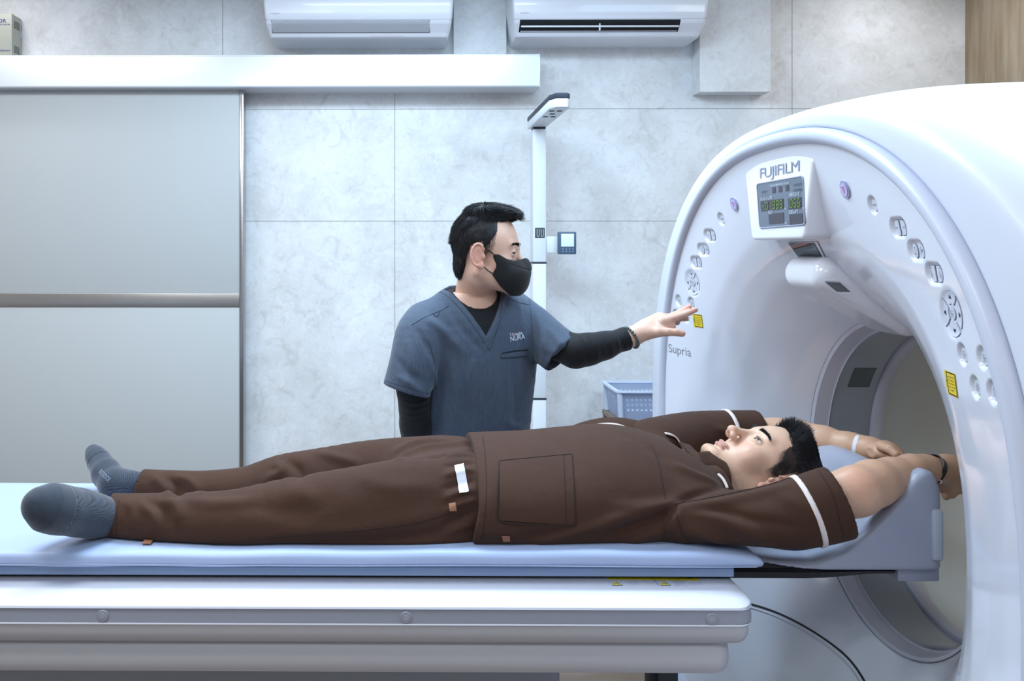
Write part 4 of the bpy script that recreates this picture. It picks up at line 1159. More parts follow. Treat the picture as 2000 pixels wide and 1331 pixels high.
def paint_head(q, base, fade, sideburn=1., seed=3, brow=None, front=.052):
    """skin colours by place on the head: lips, cheeks, ears, short cropped side hair"""
    n = len(q); C = np.tile(np.array(s2l(base)), (n, 1)); ax = np.abs(q[:, 0])
    def mix(m, c): 
        m = np.clip(m, 0, 1)[:, None]; C[:] = C * (1 - m) + np.array(s2l(c)) * m
    nz = noise3(q, 120, seed)
    mix(.28 * np.exp(-(((ax - .040) / .024) ** 2 + ((q[:, 2] + .034) / .024) ** 2)) * (q[:, 1] > .02), SK['red'])
    mix(.22 * np.exp(-(((ax) / .013) ** 2 + ((q[:, 2] + .040) / .012) ** 2)) * (q[:, 1] > .09), SK['red'])
    mix(.5 * ((ax > .079) & (np.abs(q[:, 1] + .008) < .03) & (np.abs(q[:, 2] + .01) < .045)), SK['red'])
    lip = np.maximum(1 - (ax / .0245) ** 2 - ((q[:, 2] + .0715) / .0112) ** 2, -1)
    mix(np.clip(lip * 3.5, 0, 1) * (q[:, 1] > .078) * .85, SK['lip'])
    mix(.10 * np.exp(-(((q[:, 2] + .086) / .03) ** 2)) * (q[:, 1] > .03) * (ax < .06), (120, 110, 104))
    # cropped hair on the sides and back of the head
    zl = np.interp(q[:, 1], [-.11, -.07, -.035, -.028, .002, .006, .024, .034, .048, .056], [-.06, -.055, -.020, .02, .028, -.018, -.020, .010, .020, .050])
    m = np.clip((q[:, 2] - zl + .004 * nz) / .020, 0, 1) * (q[:, 1] < front + .006 * nz + (q[:, 2] > .06) * 0)
    m *= (ax > .02) | (q[:, 1] < -.02) | (q[:, 2] > .07)
    ear = (ax > .0775) & (q[:, 1] > -.032) & (q[:, 1] < .012) & (q[:, 2] < .026)
    mix(m * fade * (1 + .12 * nz) * (~ear), SK['dark'])
    return C
def lashes(fr, side, parent, op=1.):
    q = []
    for x in np.linspace(-.0115, .0140, 14):
        z = .0044 * op * math.sqrt(max(0, 1 - ((x - .002) / .0150) ** 2)) - .0012; q.append((side * (.031 + x), .0725 + math.sqrt(max(1e-7, .0147 ** 2 - x * x - z * z)), z))
    return MB().tube(fr.fro(np.array(q)), [.0002] + [.0007] * 12 + [.0002], 6).build('eyelashes', m_hair, parent)
def eyeball(fr, side, gaze, parent, name='eye'):
    c = np.array([side * .031, .0722, -.001]); bm = bmesh.new(); bmesh.ops.create_uvsphere(bm, u_segments=40, v_segments=28, radius=.0128)
    V = np.array([tuple(v.co) for v in bm.verts]); bm.verts.index_update(); Fc = [[v.index for v in f.verts] for f in bm.faces]; bm.free()
    g = nrm(gaze); cs = (V / .0128) @ g
    Cc = np.tile(np.array(s2l((214, 208, 206))), (len(V), 1)); Cc[cs > math.cos(.70)] = s2l((46, 30, 24)); Cc[cs > math.cos(.2)] = s2l((8, 8, 10))
    W = fr.fro(V + c)
    return mk(name, W, Fc, mat('eye_surface', (255, 255, 255), rough=.08, coat=.5, attr=True), parent, colors=Cc)
def strands(roots, dirs, bend, length, r=.0007, n=4, seed=1, jit=.12):
    rng = np.random.RandomState(seed); N = len(roots); k = 3
    L = length * rng.uniform(.6, 1.15, N); V = np.zeros((N, n, k, 3))
    d = dirs + rng.normal(scale=jit, size=dirs.shape); d /= np.linalg.norm(d, axis=1)[:, None]
    up = np.array([.3, .5, .8]); s = np.cross(d, up); s /= np.linalg.norm(s, axis=1)[:, None] + 1e-9; w = np.cross(d, s)
    for i in range(n):
        t = i / (n - 1); c = roots + d * (L * t)[:, None] + bend * (L * t * t)[:, None]
        rad = r * (1 - t) + .00012
        for j in range(k):
            a = 2 * math.pi * j / k; V[:, i, j] = c + rad * (s * math.cos(a) + w * math.sin(a))
    idx = np.arange(N * n * k).reshape(N, n, k); j2 = np.roll(idx, -1, 2)
    Q = np.stack([idx[:, :-1], idx[:, 1:], j2[:, 1:], j2[:, :-1]], -1).reshape(-1, 4)
    return V.reshape(-1, 3), Q
def join(parts):
    V, Q, n = [], [], 0
    for v, q in parts: V.append(v); Q.append(np.asarray(q) + n); n += len(v)
    return np.vstack(V), np.vstack(Q)
def brows(fr, parent, m, thick=1., z0=.0185):
    rng = np.random.RandomState(5); R, D = [], []
    for sd in (-1, 1):
        for i in range(int(190 * thick)):
            t = rng.uniform(0, 1); x = .012 + .036 * t; z = z0 + .006 * math.sin(t * 2.2) - .003 * t + rng.normal() * .0020 * (1 - .4 * t) ; y = .0925 - .55 * (x / .05) ** 2 * .026 
            R.append((sd * x, y, z)); D.append((sd * (.7 + .5 * t), .25 - .5 * t, .35 - .5 * t))
    R = np.array(R); D = np.array(D); 
    # drop the roots onto the skin
    for _ in range(4):
        d = head_sdf(R); G = grad(head_sdf, R); R = R - G * (d[:, None] - .0004)
    V, Q = strands(R, D / np.linalg.norm(D, axis=1)[:, None], np.zeros(3), .009, .0005, 3, 7)
    return mk('eyebrows', fr.fro(V), Q, m, parent)
def cloth(f, lo, hi, h, fl, name, m, parent, nz=(.0012, 18, 1), rel=2):
    X, Q = mesh_sdf(f, lo, hi, h); X = relax(X, Q, rel, .5)
    tree = BVHTree.FromPolygons([tuple(v) for v in X], [tuple(int(i) for i in q) for q in Q])
    X2 = folds(X, f, fl, tree=tree) if fl else X
    if nz: X2 = X2 + grad(f, X2) * (nz[0] * noise3(X2, nz[1], nz[2]))[:, None]
    o = mk(name, X2, Q, m, parent); cloth.tree = tree; return o
# ---------------------------------------------------------------- person lying on the table
m_skin = mat('skin', (255, 255, 255), rough=.42, sss=.12, attr=True, var=(70, .07), bump=(420, .10, .0006), spec=.4)
m_hair = mat('black_hair', (27, 26, 31), rough=.55, spec=.5)
m_brown = mat('brown_cloth', (69, 46, 35), rough=.85, sheen=.04, var=(9, .10), bump=(900, .35, .0005), bump2=(28, .5, .004), spec=.25)
m_bseam = mat('brown_seam', (46, 31, 25), rough=.9)
m_pinkw = mat('pale_trim', (222, 210, 206), rough=.8, bump=(500, .2, .0005))
m_tagb = mat('tan_tag', (150, 104, 78), rough=.7)
m_whit = mat('white_label', (228, 230, 238), rough=.7, bump=(300, .2, .0005))
ZM = -.5655
DX = -.016
SH = lambda L: [(a[0] + DX, *a[1:]) for a in L]
hf = Frame((.776, 1.880, -.477), (-.32, -.03, .94), (.94, 0, .32), .96)
neck_p = [(*hf.fro((0, -.022, -.050)), .058, .058), (.644, 1.880, -.508, .056, .056), (.584, 1.875, -.508, .075, .058)]
arm_n = [(.62, 1.725, -.526, .038), (.70, 1.680, -.518, .041), (.78, 1.648, -.485, .045), (.868, 1.640, -.456, .0425), (.914, 1.668, -.449, .0405), (.963, 1.695, -.446, .0355), (1.015, 1.715, -.438, .0295), (1.050, 1.728, -.438, .0255), (1.078, 1.738, -.442, .0245)]
arm_f = [(.62, 2.03, -.480, .058), (.72, 2.09, -.468, .052), (.84, 2.13, -.460, .044), (.925, 2.128, -.458, .040), (.965, 2.095, -.457, .040), (1.005, 2.058, -.4575, .0355), (1.045, 2.01, -.4575, .030), (1.072, 1.975, -.457, .0265), (1.09, 1.95, -.459, .025)]
arm_n = SH(arm_n); arm_f = SH(arm_f)
def hand_near(p):
    d = ell(p, P(1849, 926, 1.775), (.040, .030, .040))
    d = smin(d, limb(p, [(*arm_n[-1][:3], .024), (*P(1850, 922, 1.77), .028)]), .012)
    fg = [[(1858, 905, 1.775, .012), (1872, 905, 1.785, .0105), (1884, 915, 1.79, .0095), (1890, 930, 1.79, .009)],
          [(1864, 922, 1.785, .012), (1880, 930, 1.80, .0100), (1884, 944, 1.80, .0092), (1876, 950, 1.79, .0088)],
          [(1862, 936, 1.785, .012), (1876, 946, 1.80, .0098), (1872, 957, 1.795, .0090), (1862, 959, 1.78, .0086)],
          [(1856, 946, 1.775, .0115), (1864, 958, 1.785, .0092), (1858, 966, 1.78, .0086), (1849, 966, 1.768, .0080)],
          [(1850, 948, 1.762, .0105), (1853, 962, 1.768, .0082), (1848, 970, 1.762, .0078)]]
    for g in fg: d = smin(d, limb(p, [(*P(a, b, c), r) for a, b, c, r in g], .003), .005)
    return d
def hand_far(p):
    d = ell(p, P(1728, 884, 1.925), (.038, .034, .020))
    d = smin(d, limb(p, [(*arm_f[-1][:3], .024), (*P(1728, 883, 1.925), .024)]), .012)
    fg = [[(1742, 878, 1.92, .011), (1756, 890, 1.90, .0095), (1758, 905, 1.885, .0088)],
          [(1745, 884, 1.905, .011), (1762, 898, 1.885, .0095), (1764, 912, 1.87, .0088)],
          [(1744, 892, 1.89, .011), (1760, 904, 1.87, .0095), (1760, 916, 1.86, .0088)],
          [(1740, 898, 1.88, .010), (1752, 910, 1.862, .0085), (1750, 920, 1.855, .0078)],
          [(1722, 872, 1.90, .011), (1738, 878, 1.87, .0100), (1750, 888, 1.855, .0085)]]
    for g in fg: d = smin(d, limb(p, [(*P(a, b, c), r) for a, b, c, r in g], .003), .005)
    return d
def f_up(p):
    d = inbox(p, (.60, 1.74, -.64), (.95, 2.03, -.30), lambda q: head_sdf(hf.to(q)) * hf.k)
    d = smin(d, inbox(p, (.50, 1.70, -.62), (.84, 2.05, -.40), lambda q: chain(q, neck_p, up=(0, 0, 1))), .016)
    d = smin(d, inbox(p, (.50, 1.50, -.62), (1.14, 1.83, -.36), lambda q: limb(q, arm_n, .02)), .012)
    d = smin(d, inbox(p, (.50, 1.86, -.62), (1.15, 2.24, -.36), lambda q: limb(q, arm_f, .02)), .012)
    d = np.minimum(d, inbox(p, (1.03, 1.66, -.55), (1.24, 1.90, -.38), hand_near))
    d = np.minimum(d, inbox(p, (1.03, 1.80, -.54), (1.20, 2.02, -.40), hand_far))
    tor = inbox(p, (.3, 1.6, -.62), (.75, 2.15, -.35), lambda q: smax(chain(q, [(.34, GY, -.50, .16, .075), (.47, GY, -.505, .165, .072), (.545, GY, -.515, .160, .052), (.60, GY + .005, -.52, .150, .040)]), ZM + .004 - q[:, 2], .01))
    d = smin(d, tor, .02)
    return smax(d, .42 - p[:, 0], .01)
hcut = lambda p: -hf.to(p)[:, 2] - .118
Xu, Qu = mesh_sdf(lambda p: smax(f_up(p), -np.maximum(hcut(p) + .006, np.linalg.norm(p - hf.C, axis=1) - .17), .0005), (.40, 1.52, -.64), (1.24, 2.24, -.32), .0026)
Xh_, Qh_ = mesh_sdf(lambda p: smax(smin(head_sdf(hf.to(p)) * hf.k, inbox(p, (.50, 1.70, -.62), (.84, 2.05, -.40), lambda q: chain(q, neck_p, up=(0, 0, 1))), .016), hcut(p), .001), (.60, 1.76, -.62), (.94, 2.01, -.33), .0016)
Xu, Qu = join([(Xu, Qu), (Xh_, Qh_)])
def f_low(p):
    d = inbox(p, (-.1, 1.6, -.62), (.5, 2.15, -.35), lambda q: chain(q, [(.08, GY, -.50, .15, .06), (.25, GY, -.495, .15, .075), (.46, GY, -.49, .165, .082)]))
    for nd in ([(.10, 1.79, -.505, .065), (-.15, 1.735, -.520, .044), (-.30, 1.725, -.530, .030), (-.50, 1.735, -.535, .024), (-.575, 1.730, -.532, .024)], [(.10, 1.94, -.505, .065), (-.17, 1.955, -.520, .040), (-.35, 1.950, -.540, .022), (-.52, 1.95, -.538, .020), (-.58, 1.955, -.535, .020)]):
        d = smin(d, inbox(p, (-.65, 1.62, -.62), (.2, 2.1, -.4), lambda q, nd=nd: limb(q, nd, .02)), .03)
    return smax(d, ZM + .003 - p[:, 2], .01)
Xl, Ql = mesh_sdf(f_low, (-.66, 1.6, -.62), (.52, 2.15, -.36), .009, 1)
Xb, Qb = join([(Xu, Qu), (Xl, Ql)])
qh = hf.to(Xb); hm = (np.abs(qh) < [.11, .14, .14]).all(1) & (qh[:, 2] > -.125)
Cb = np.tile(np.array(s2l((206, 164, 136))), (len(Xb), 1))
Ch = paint_head(qh, (224, 184, 158), .92)
w = np.clip((qh[:, 2] + .125) / .03, 0, 1)[:, None] * hm[:, None]; Cb = Cb * (1 - w) + Ch * w
# flushed fingertips, palms and elbow
for c_, r_, a_ in ((P(1880, 912, 1.785), .022, .6), (P(1762, 895, 1.9), .03, .3), (P(1682, 930, 1.60), .035, .25)):
    k_ = a_ * np.exp(-(np.linalg.norm(Xb - c_, axis=1) / r_) ** 2)[:, None]; Cb = Cb * (1 - k_) + np.array(s2l((212, 130, 112))) * k_
# small moles
for px, py in ((1387, 873), (1422, 891), (1441, 860)):
    pass
person = mk('person', Xb, Qb, m_skin, None, colors=Cb, base=(.1, GY, ZM))
tag(person, 'person in dark brown two-piece gown lying face up on the scanner table, arms raised overhead', 'person')
for sd in (-1, 1): eyeball(hf, sd, (-.10 * 1, 1, .12), person); lashes(hf, sd, person)
brows(hf, person, m_hair, 1.4)
# hair
def hair_p(q):
    d = ell(q, (0, -.012, .034), (.0790, .0985, .0910)) 
    d = smin(d, ell(q, (0, .030, .085), (.045, .045, .032)), .02)
    zl = np.interp(q[:, 1], [-.12, -.09, -.06, -.02, .02, .050, .064, .08], [-.005, .010, .030, .048, .050, .054, .072, .084])
    return smax(d, (zl - q[:, 2]) * .8, .010)
Xh, Qh = mesh_sdf(hair_p, (-.10, -.13, -.03), (.10, .11, .15), .0035)
G = grad(hair_p, Xh); Xh2 = Xh + G * (.0016 * noise3(Xh * [1, .25, 1], 190, 4))[:, None]
rng = np.random.RandomState(2); sel = np.where(Xh[:, 2] > .03)[0]; sel = sel[rng.randint(0, len(sel), 13000)]
rt = Xh2[sel]; g = G[sel]; fwd = np.clip((rt[:, 1] + .02) / .09, 0, 1)[:, None]
dr = g * (.06 + .25 * fwd) + np.array([0, .30, .40]) * fwd + np.array([0, -.8, .12]) * (1 - fwd)
dr -= g * (dr * g).sum(1)[:, None] * (1 - .5 * fwd); dr += g * (.06 + .1 * fwd); dr /= np.linalg.norm(dr, axis=1)[:, None]
parts = [(Xh2, Qh)]
ln = np.where(rt[:, 1] > .050, .020, .012)
v, q_ = strands(rt, dr, -g * (.55 - .5 * fwd), ln, .0005, 4, 3, .08); parts.append((v, q_))
# short side hair
sk_s = rng.uniform([-.085, -.10, -.03], [.085, .052, .065], (26000, 3)); sk_s = sk_s[np.abs(head_sdf(sk_s)) < .003]
zl = np.interp(sk_s[:, 1], [-.11, -.07, -.035, -.028, .002, .006, .024, .034, .048, .056], [-.06, -.055, -.020, .02, .028, -.012, -.014, .010, .020, .050])
sk_s = sk_s[(sk_s[:, 2] > zl + .006) & (np.abs(sk_s[:, 0]) > .04)]
gs = grad(head_sdf, sk_s); sk_s = sk_s - gs * head_sdf(sk_s)[:, None]
ds = gs * .45 + np.array([0, -.35, -.55]); ds /= np.linalg.norm(ds, axis=1)[:, None]
v, q_ = strands(sk_s, ds, np.zeros(3), .006, .0004, 3, 9); parts.append((v, q_))
V_, Q_ = join(parts); mk('hair', hf.fro(V_), Q_, m_hair, person)
# ---- shirt
sl_n = [(.57, 1.715, -.525, .078, .055), (.63, 1.695, -.520, .072, .048), (.69, 1.668, -.514, .068, .052), (.757, 1.645, -.500, .064, .064), (.82, 1.632, -.478, .060, .069), (.90, 1.620, -.452, .058, .064)]
sl_f = [(.60, 2.02, -.470, .08, .075), (.70, 2.09, -.462, .07, .068), (.79, 2.125, -.455, .062, .060), (.88, 2.14, -.450, .056, .052), (.94, 2.14, -.446, .055, .050)]
sl_n = SH(sl_n); sl_f = SH(sl_f)
def torso(q):
    d = chain(q, [(.07, 1.868, -.525, .222, .117), (.144, 1.868, -.525, .224, .121), (.264, 1.868, -.525, .222, .126), (.38, 1.867, -.525, .214, .138), (.45, 1.866, -.522, .208, .140), (.51, 1.868, -.518, .202, .120), (.555, 1.868, -.513, .190, .099), (.595, 1.87, -.507, .160, .072)], sub=4)
    return d
sn_dir = nrm(np.array([.80, 1.636, -.480]) - np.array([.66, 1.684, -.503])); sn_end = np.array([.818, 1.632, -.474]); sn_dir = nrm((.93, -.10, .34))
sf_dir = nrm((.985, .06, .10)); sf_end = np.array([.877, 2.135, -.45])
def f_shirt(p):
    a = inbox(p, (-.05, 1.55, -.66), (.80, 2.16, -.3), torso)
    b = inbox(p, (.50, 1.48, -.62), (.95, 1.84, -.36), lambda q: smax(chain(q, sl_n, sub=4), (q - sn_end) @ sn_dir, .004))
    c = inbox(p, (.50, 1.88, -.62), (.97, 2.26, -.36), lambda q: smax(chain(q, sl_f, sub=4), (q - sf_end) @ sf_dir, .004))
    d = smin(smin(a, b, .025), c, .025)
    # hollow sleeve mouths
    for e, dr_, arm in ((sn_end, sn_dir, .052), (sf_end, sf_dir, .041)):
        def hol(q, e=e, dr_=dr_, arm=arm):
            return smax(cap(q, e - dr_ * .03, e + dr_ * .03, arm), 0 * q[:, 0] - .1, .001)
        d = smax(d, -inbox(p, e - .12, e + .12, hol), .003)
    # neck opening
    nk = inbox(p, (.52, 1.74, -.56), (.80, 2.02, -.34), lambda q: ell(q, (.650, 1.878, -.446), (.088, .078, .080)))
    d = smax(d, -nk, .006)
    d = smax(d, .146 + .02 * np.clip((-.49 - p[:, 2]) / .07, -1, 0) * 0 - p[:, 0] - .014 * np.clip((1.80 - p[:, 1]) / .15, 0, 1) * np.clip((-.50 - p[:, 2]) / .06, 0, 1), .003)
    d = smax(d, ZM - p[:, 2] - (.036 * np.clip((p[:, 0] - .63) / .08, 0, 1)), .006)
    return d
S = lambda *a: list(a)
fl = [
 ([(1318, 984, 1.66), (1240, 1003, 1.66), (1150, 1030, 1.65), (1060, 1058, 1.64)], .011, .007),
 ([(1322, 992, 1.66), (1250, 1022, 1.65), (1180, 1050, 1.64)], .009, -.006),
 ([(1325, 985, 1.66), (1270, 988, 1.67), (1200, 990, 1.68)], .010, .004),
 ([(1330, 1000, 1.65), (1300, 1035, 1.64), (1230, 1060, 1.63)], .010, .005),
 ([(1020, 1050, 1.64), (1100, 1040, 1.645), (1190, 1010, 1.66)], .012, -.004),
 ([(1322, 985, 1.65), (1370, 962, 1.66), (1440, 950, 1.67), (1500, 945, 1.67)], .008, -.006),
 ([(1330, 990, 1.64), (1400, 985, 1.62), (1480, 968, 1.62), (1540, 950, 1.63)], .011, .006),
 ([(1335, 1000, 1.64), (1400, 1012, 1.61), (1470, 1040, 1.60), (1500, 1062, 1.61)], .012, .006),
 ([(1345, 998, 1.64), (1410, 1000, 1.61), (1480, 1018, 1.60), (1560, 1030, 1.59)], .010, -.005),
 ([(1345, 1030, 1.63), (1400, 1055, 1.62), (1470, 1070, 1.62)], .012, .005),
 ([(1500, 960, 1.61), (1560, 985, 1.59), (1600, 1020, 1.58)], .014, .003),
 ([(1310, 905, 1.72), (1360, 930, 1.70), (1400, 945, 1.69)], .012, .005),
 ([(1260, 870, 1.80), (1300, 900, 1.76), (1330, 940, 1.70)], .014, -.003),
 ([(940, 870, 1.80), (960, 950, 1.66), (950, 1040, 1.64)], .012, .002),
 ([(1060, 850, 1.86), (1100, 880, 1.78), (1130, 930, 1.70)], .020, -.003),
 ([(1400, 838, 2.12), (1440, 850, 2.12), (1480, 850, 2.10)], .010, .004)]
fl = [(a, b, c * 1.5) for a, b, c in fl]
shirt = cloth(f_shirt, (.08, 1.50, -.63), (.97, 2.26, -.34), .0052, fl, 'gown_top', m_brown, person, nz=(.0010, 26, 3))
ts = bvh(shirt); sh_tree = cloth.tree
def band(name, f, lo, hi, m, parent, off=.0018, h=.003, fl_=None, par=None):
    X, Q = mesh_sdf(lambda p: f(p), lo, hi, h); return X, Q
# pale stripe round each sleeve: thin shell between two planes, following the folded cloth
def sleeve_band(cen, dr_, w, lo, hi):
    def f(p): return smax(smax(f_shirt(p) - .0022, -(f_shirt(p) + .004), .0005), np.abs((p - cen) @ dr_) - w, .0005)
    X, Q = mesh_sdf(f, lo, hi, .0028); X = folds(X, f_shirt, fl, tree=sh_tree); return X, Q
for cen, dr_, lo, hi in ((P(1583, 985, 1.60), sn_dir, (.70, 1.50, -.60), (.90, 1.75, -.38)), (P(1427, 840, 2.12), sf_dir, (.77, 2.0, -.56), (.86, 2.25, -.36))):
    X, Q = sleeve_band(cen, dr_, .0048, lo, hi); mk('sleeve_stripe', X, Q, m_pinkw, shirt)
# V neck piping and collar
yt = lambda pts: [P(*p) for p in pts]
def ribbon(name, pts, w, th, m, parent, up=(0, 0, 1)):
    q = smooth_poly(pts, 6); V = []; n = len(q)
    for i, p in enumerate(q):
        t = nrm(q[min(i + 1, n - 1)] - q[max(i - 1, 0)]); s = nrm(np.cross(t, up)); u = np.cross(s, t)
        V.append([p + s * w / 2 + u * th / 2, p + s * w / 2 - u * th / 2, p - s * w / 2 - u * th / 2, p - s * w / 2 + u * th / 2])
    V, Q = rings(np.array(V)); Fc = [tuple(a) for a in Q] + [(0, 1, 2, 3), tuple(4 * (n - 1) + k for k in (3, 2, 1, 0))]
    return mk(name, V, Fc, m, parent, True, 40)
def lay(pts, off=.0015):
    """put measured points onto the gown; where the view only grazes it, drop them from above"""
    out = []
    for px, py, Y in pts:
        p = P(px, py, Y); h_ = ts.ray_cast(Vector((p[0], p[1], 0)), Vector((0, 0, -1)))
        out.append(np.array(h_[0]) + np.array([0, 0, off]) if h_[0] is not None else p)
    return out
ribbon('neck_piping', [P(1122, 840, 1.955), P(1150, 835, 1.965), P(1180, 830.5, 1.97), P(1205, 832, 1.965), P(1230, 841, 1.955), P(1262, 857, 1.94), P(1288, 866, 1.93)], .0095, .003, m_pinkw, shirt, up=(0, -.75, .66))
ribbon('neck_piping', lay([(1300, 868, 1.955), (1322, 869, 1.955), (1342, 876, 1.95)], .006), .014, .003, m_pinkw, shirt)
# far lapel: folded strip of cloth rising behind the piping
def f_lap(p):
    return chain(p, [(*P(1125, 854, 2.02), .04, .014), (*P(1160, 848, 2.03), .05, .020), (*P(1198, 845, 2.035), .052, .027), (*P(1240, 850, 2.03), .052, .026), (*P(1278, 864, 2.01), .050, .020), (*P(1318, 874, 1.99), .036, .014), (*P(1345, 882, 1.975), .025, .009)], up=(0, -.35, 1), sub=4)
Xc, Qc = mesh_sdf(f_lap, (.3, 1.85, -.50), (.75, 2.15, -.30), .005); mk('lapel', Xc, Qc, m_brown, shirt)
# collar round the neck
def f_col(p):
    ax0 = np.array([.600, 1.876, -.500]); d_ = nrm(hf.fro((0, -.02, -.07)) - ax0); t = (p - ax0) @ d_
    r = np.linalg.norm(p - ax0 - t[:, None] * d_, axis=1)
    rr = .071 + .012 * np.clip((.06 - t) / .06, 0, 1)
    d = np.abs(r - rr) - .0035
    d = smax(d, np.abs(t - .035 - .018 * np.clip((1.87 - p[:, 1]) / .08, -1, 1)) - .030, .003)
    front = (p - np.array([.63, 1.90, -.45])) @ nrm((-.2, .35, 1)) ; return smax(d, front, .004)
Xc, Qc = mesh_sdf(f_col, (.54, 1.77, -.60), (.76, 1.99, -.40), .003); mk('collar', Xc, Qc, m_brown, shirt)
ribbon('collar', [P(1336, 868, 1.95), P(1352, 884, 1.90), P(1374, 903, 1.845), P(1396, 917, 1.805), P(1410, 934, 1.785), P(1419, 952, 1.770), P(1424, 966, 1.765)], .026, .005, m_brown, shirt, up=(.25, -.7, .7))
MB().tube(smooth_poly([P(1402, 926, 1.787), P(1411, 935, 1.776), P(1417, 945, 1.766), P(1421, 955, 1.758)], 5), [.0012] + [.0030] * 14 + [.0015], 8).build('collar_trim', m_pinkw, shirt)
# pocket, seams, tags
pk = patch('pocket', ts, [(976, 902), (1117, 889), (1124, 1026), (974, 1017)], m_brown, shirt, .0022, 30, 30)
for pts in ([(976, 902), (1040, 896), (1117, 889)], [(1117, 889), (1120, 950), (1124, 1026)], [(1124, 1026), (1050, 1025), (990, 1022), (974, 1015)], [(974, 1015), (972, 960), (976, 902)], [(1100, 892), (1103, 950), (1105, 1024)]):
    seam('pocket_stitch', ts, pts, .0011, m_bseam, shirt, off=.0022)
for pts, r in (([(943, 852), (948, 900), (950, 960), (944, 1040), (934, 1066)], .0009), ([(1272, 868), (1284, 900), (1293, 945), (1300, 975)], .0010), ([(1319, 985), (1322, 1010), (1335, 1045), (1362, 1075)], .0012),
             ([(1318, 985), (1372, 976), (1440, 962), (1500, 948), (1548, 932)], .0012), ([(905, 1046), (950, 1048), (1010, 1050)], .0009), ([(1598, 919), (1625, 965), (1648, 1050)], .0008)):
    seam('seam', ts, pts, r, m_bseam, shirt, off=.0003)
patch('side_tag', ts, [(980, 1046), (995, 1046), (996, 1057), (982, 1057)], m_tagb, shirt, .003, 3, 3)
# ---- trousers
nl = [(-.567, 1.737, -.532, .044, .040), (-.50, 1.730, -.531, .056, .040), (-.42, 1.724, -.528, .063, .040), (-.315, 1.720, -.525, .071, .044), (-.20, 1.722, -.515, .074, .060), (-.075, 1.732, -.508, .084, .072), (.05, 1.748, -.503, .096, .083), (.14, 1.770, -.503, .098, .082), (.22, 1.80, -.51, .08, .065)]
fl_ = [(-.577, 1.955, -.534, .038, .036), (-.50, 1.952, -.535, .044, .034), (-.42, 1.950, -.534, .050, .034), (-.33, 1.952, -.530, .060, .040), (-.255, 1.957, -.520, .068, .054), (-.18, 1.958, -.513, .074, .060), (-.08, 1.956, -.506, .082, .070), (.03, 1.95, -.502, .092, .077), (.13, 1.94, -.50, .096, .076), (.22, 1.92, -.51, .08, .06)]
def low(nd, zc): return [(a + DX, b, zc, c * 1.02, (z + r) - zc) for a, b, z, c, r in nd]
nl = low(nl, -.545); fl_ = low(fl_, -.545)
def f_tr(p):
    a = inbox(p, (-.70, 1.58, -.62), (.32, 1.92, -.36), lambda q: chain(q, nl, sub=4))
    b = inbox(p, (-.70, 1.80, -.62), (.32, 2.10, -.36), lambda q: chain(q, fl_, sub=4))
    c = inbox(p, (-.05, 1.6, -.62), (.36, 2.12, -.36), lambda q: chain(q, [(.034, 1.86, -.505, .15, .070), (.124, 1.864, -.505, .185, .082), (.204, 1.866, -.51, .17, .065)], sub=4))
    d = smin(smin(a, b, .012), c, .03)
    for e, dv, rad in (((-.584, 1.737, -.533), nrm((-1, -.12, 0)), .034), ((-.592, 1.956, -.535), nrm((-1, .05, .15)), .031)):
        e = np.array(e); d = smax(d, inbox(p, e - .12, e + .12, lambda q: (q - e) @ dv), .003) if False else d
        d = np.where((np.abs(p[:, 1] - e[1]) < .09), smax(d, (p - e) @ dv, .003), d)
        d = smax(d, -inbox(p, e - .09, e + .09, lambda q: cap(q, e - dv * .02, e + dv * .03, rad)), .002)
    return smax(d, ZM - p[:, 2], .008)
ft = [([(925, y0, 1.70), (900, y1, 1.69), (868, y2, 1.70)], .006, a_) for y0, y1, y2, a_ in ((872, 868, 862, .004), (890, 890, 892, .005), (905, 906, 912, -.004), (920, 922, 930, .005), (940, 944, 955, -.004), (958, 962, 975, .005), (978, 984, 1000, .005), (1000, 1010, 1025, -.004), (1022, 1032, 1045, .004))]
ft += [
 ([(925, 868, 1.85), (880, 872, 1.85), (820, 880, 1.85), (780, 898, 1.82)], .010, .007),
 ([(925, 880, 1.80), (880, 886, 1.79), (830, 895, 1.77)], .009, -.006),
 ([(870, 860, 1.95), (810, 868, 1.92), (770, 885, 1.90)], .012, .006),
 ([(265, 976, 1.73), (300, 1005, 1.70), (305, 1040, 1.68)], .011, .006),
 ([(285, 980, 1.73), (318, 998, 1.71), (330, 1030, 1.69)], .010, -.006),
 ([(320, 980, 1.73), (345, 990, 1.71), (352, 1020, 1.69)], .011, .006),
 ([(245, 980, 1.73), (262, 1000, 1.71), (262, 1040, 1.68)], .010, .004),
 ([(365, 978, 1.73), (420, 985, 1.70), (500, 978, 1.68)], .014, .005),
 ([(480, 985, 1.70), (560, 1000, 1.67), (640, 985, 1.66)], .020, -.004),
 ([(300, 932, 1.94), (318, 950, 1.92), (330, 968, 1.91)], .010, .006),
 ([(325, 932, 1.94), (345, 950, 1.92), (352, 972, 1.91)], .010, -.006),
 ([(345, 932, 1.94), (372, 942, 1.92), (390, 965, 1.91)], .010, .006),
 ([(540, 905, 1.95), (548, 922, 1.93), (520, 940, 1.92)], .012, .007),
 ([(560, 898, 1.95), (580, 915, 1.93), (590, 935, 1.92)], .012, -.006),
 ([(620, 885, 1.95), (660, 895, 1.93), (700, 905, 1.90)], .012, .005),
 ([(560, 955, 1.70), (600, 970, 1.67), (620, 1000, 1.65)], .018, .003),
 ([(700, 930, 1.70), (760, 950, 1.66), (840, 950, 1.65)], .018, .003),
 ([(500, 1062, 1.66), (650, 1060, 1.65), (800, 1052, 1.65), (900, 1030, 1.66)], .012, -.004),
 ([(560, 1040, 1.65), (700, 1035, 1.65), (880, 1000, 1.66)], .015, .003)]
ft = [(a, b, c * 1.5) for a, b, c in ft]
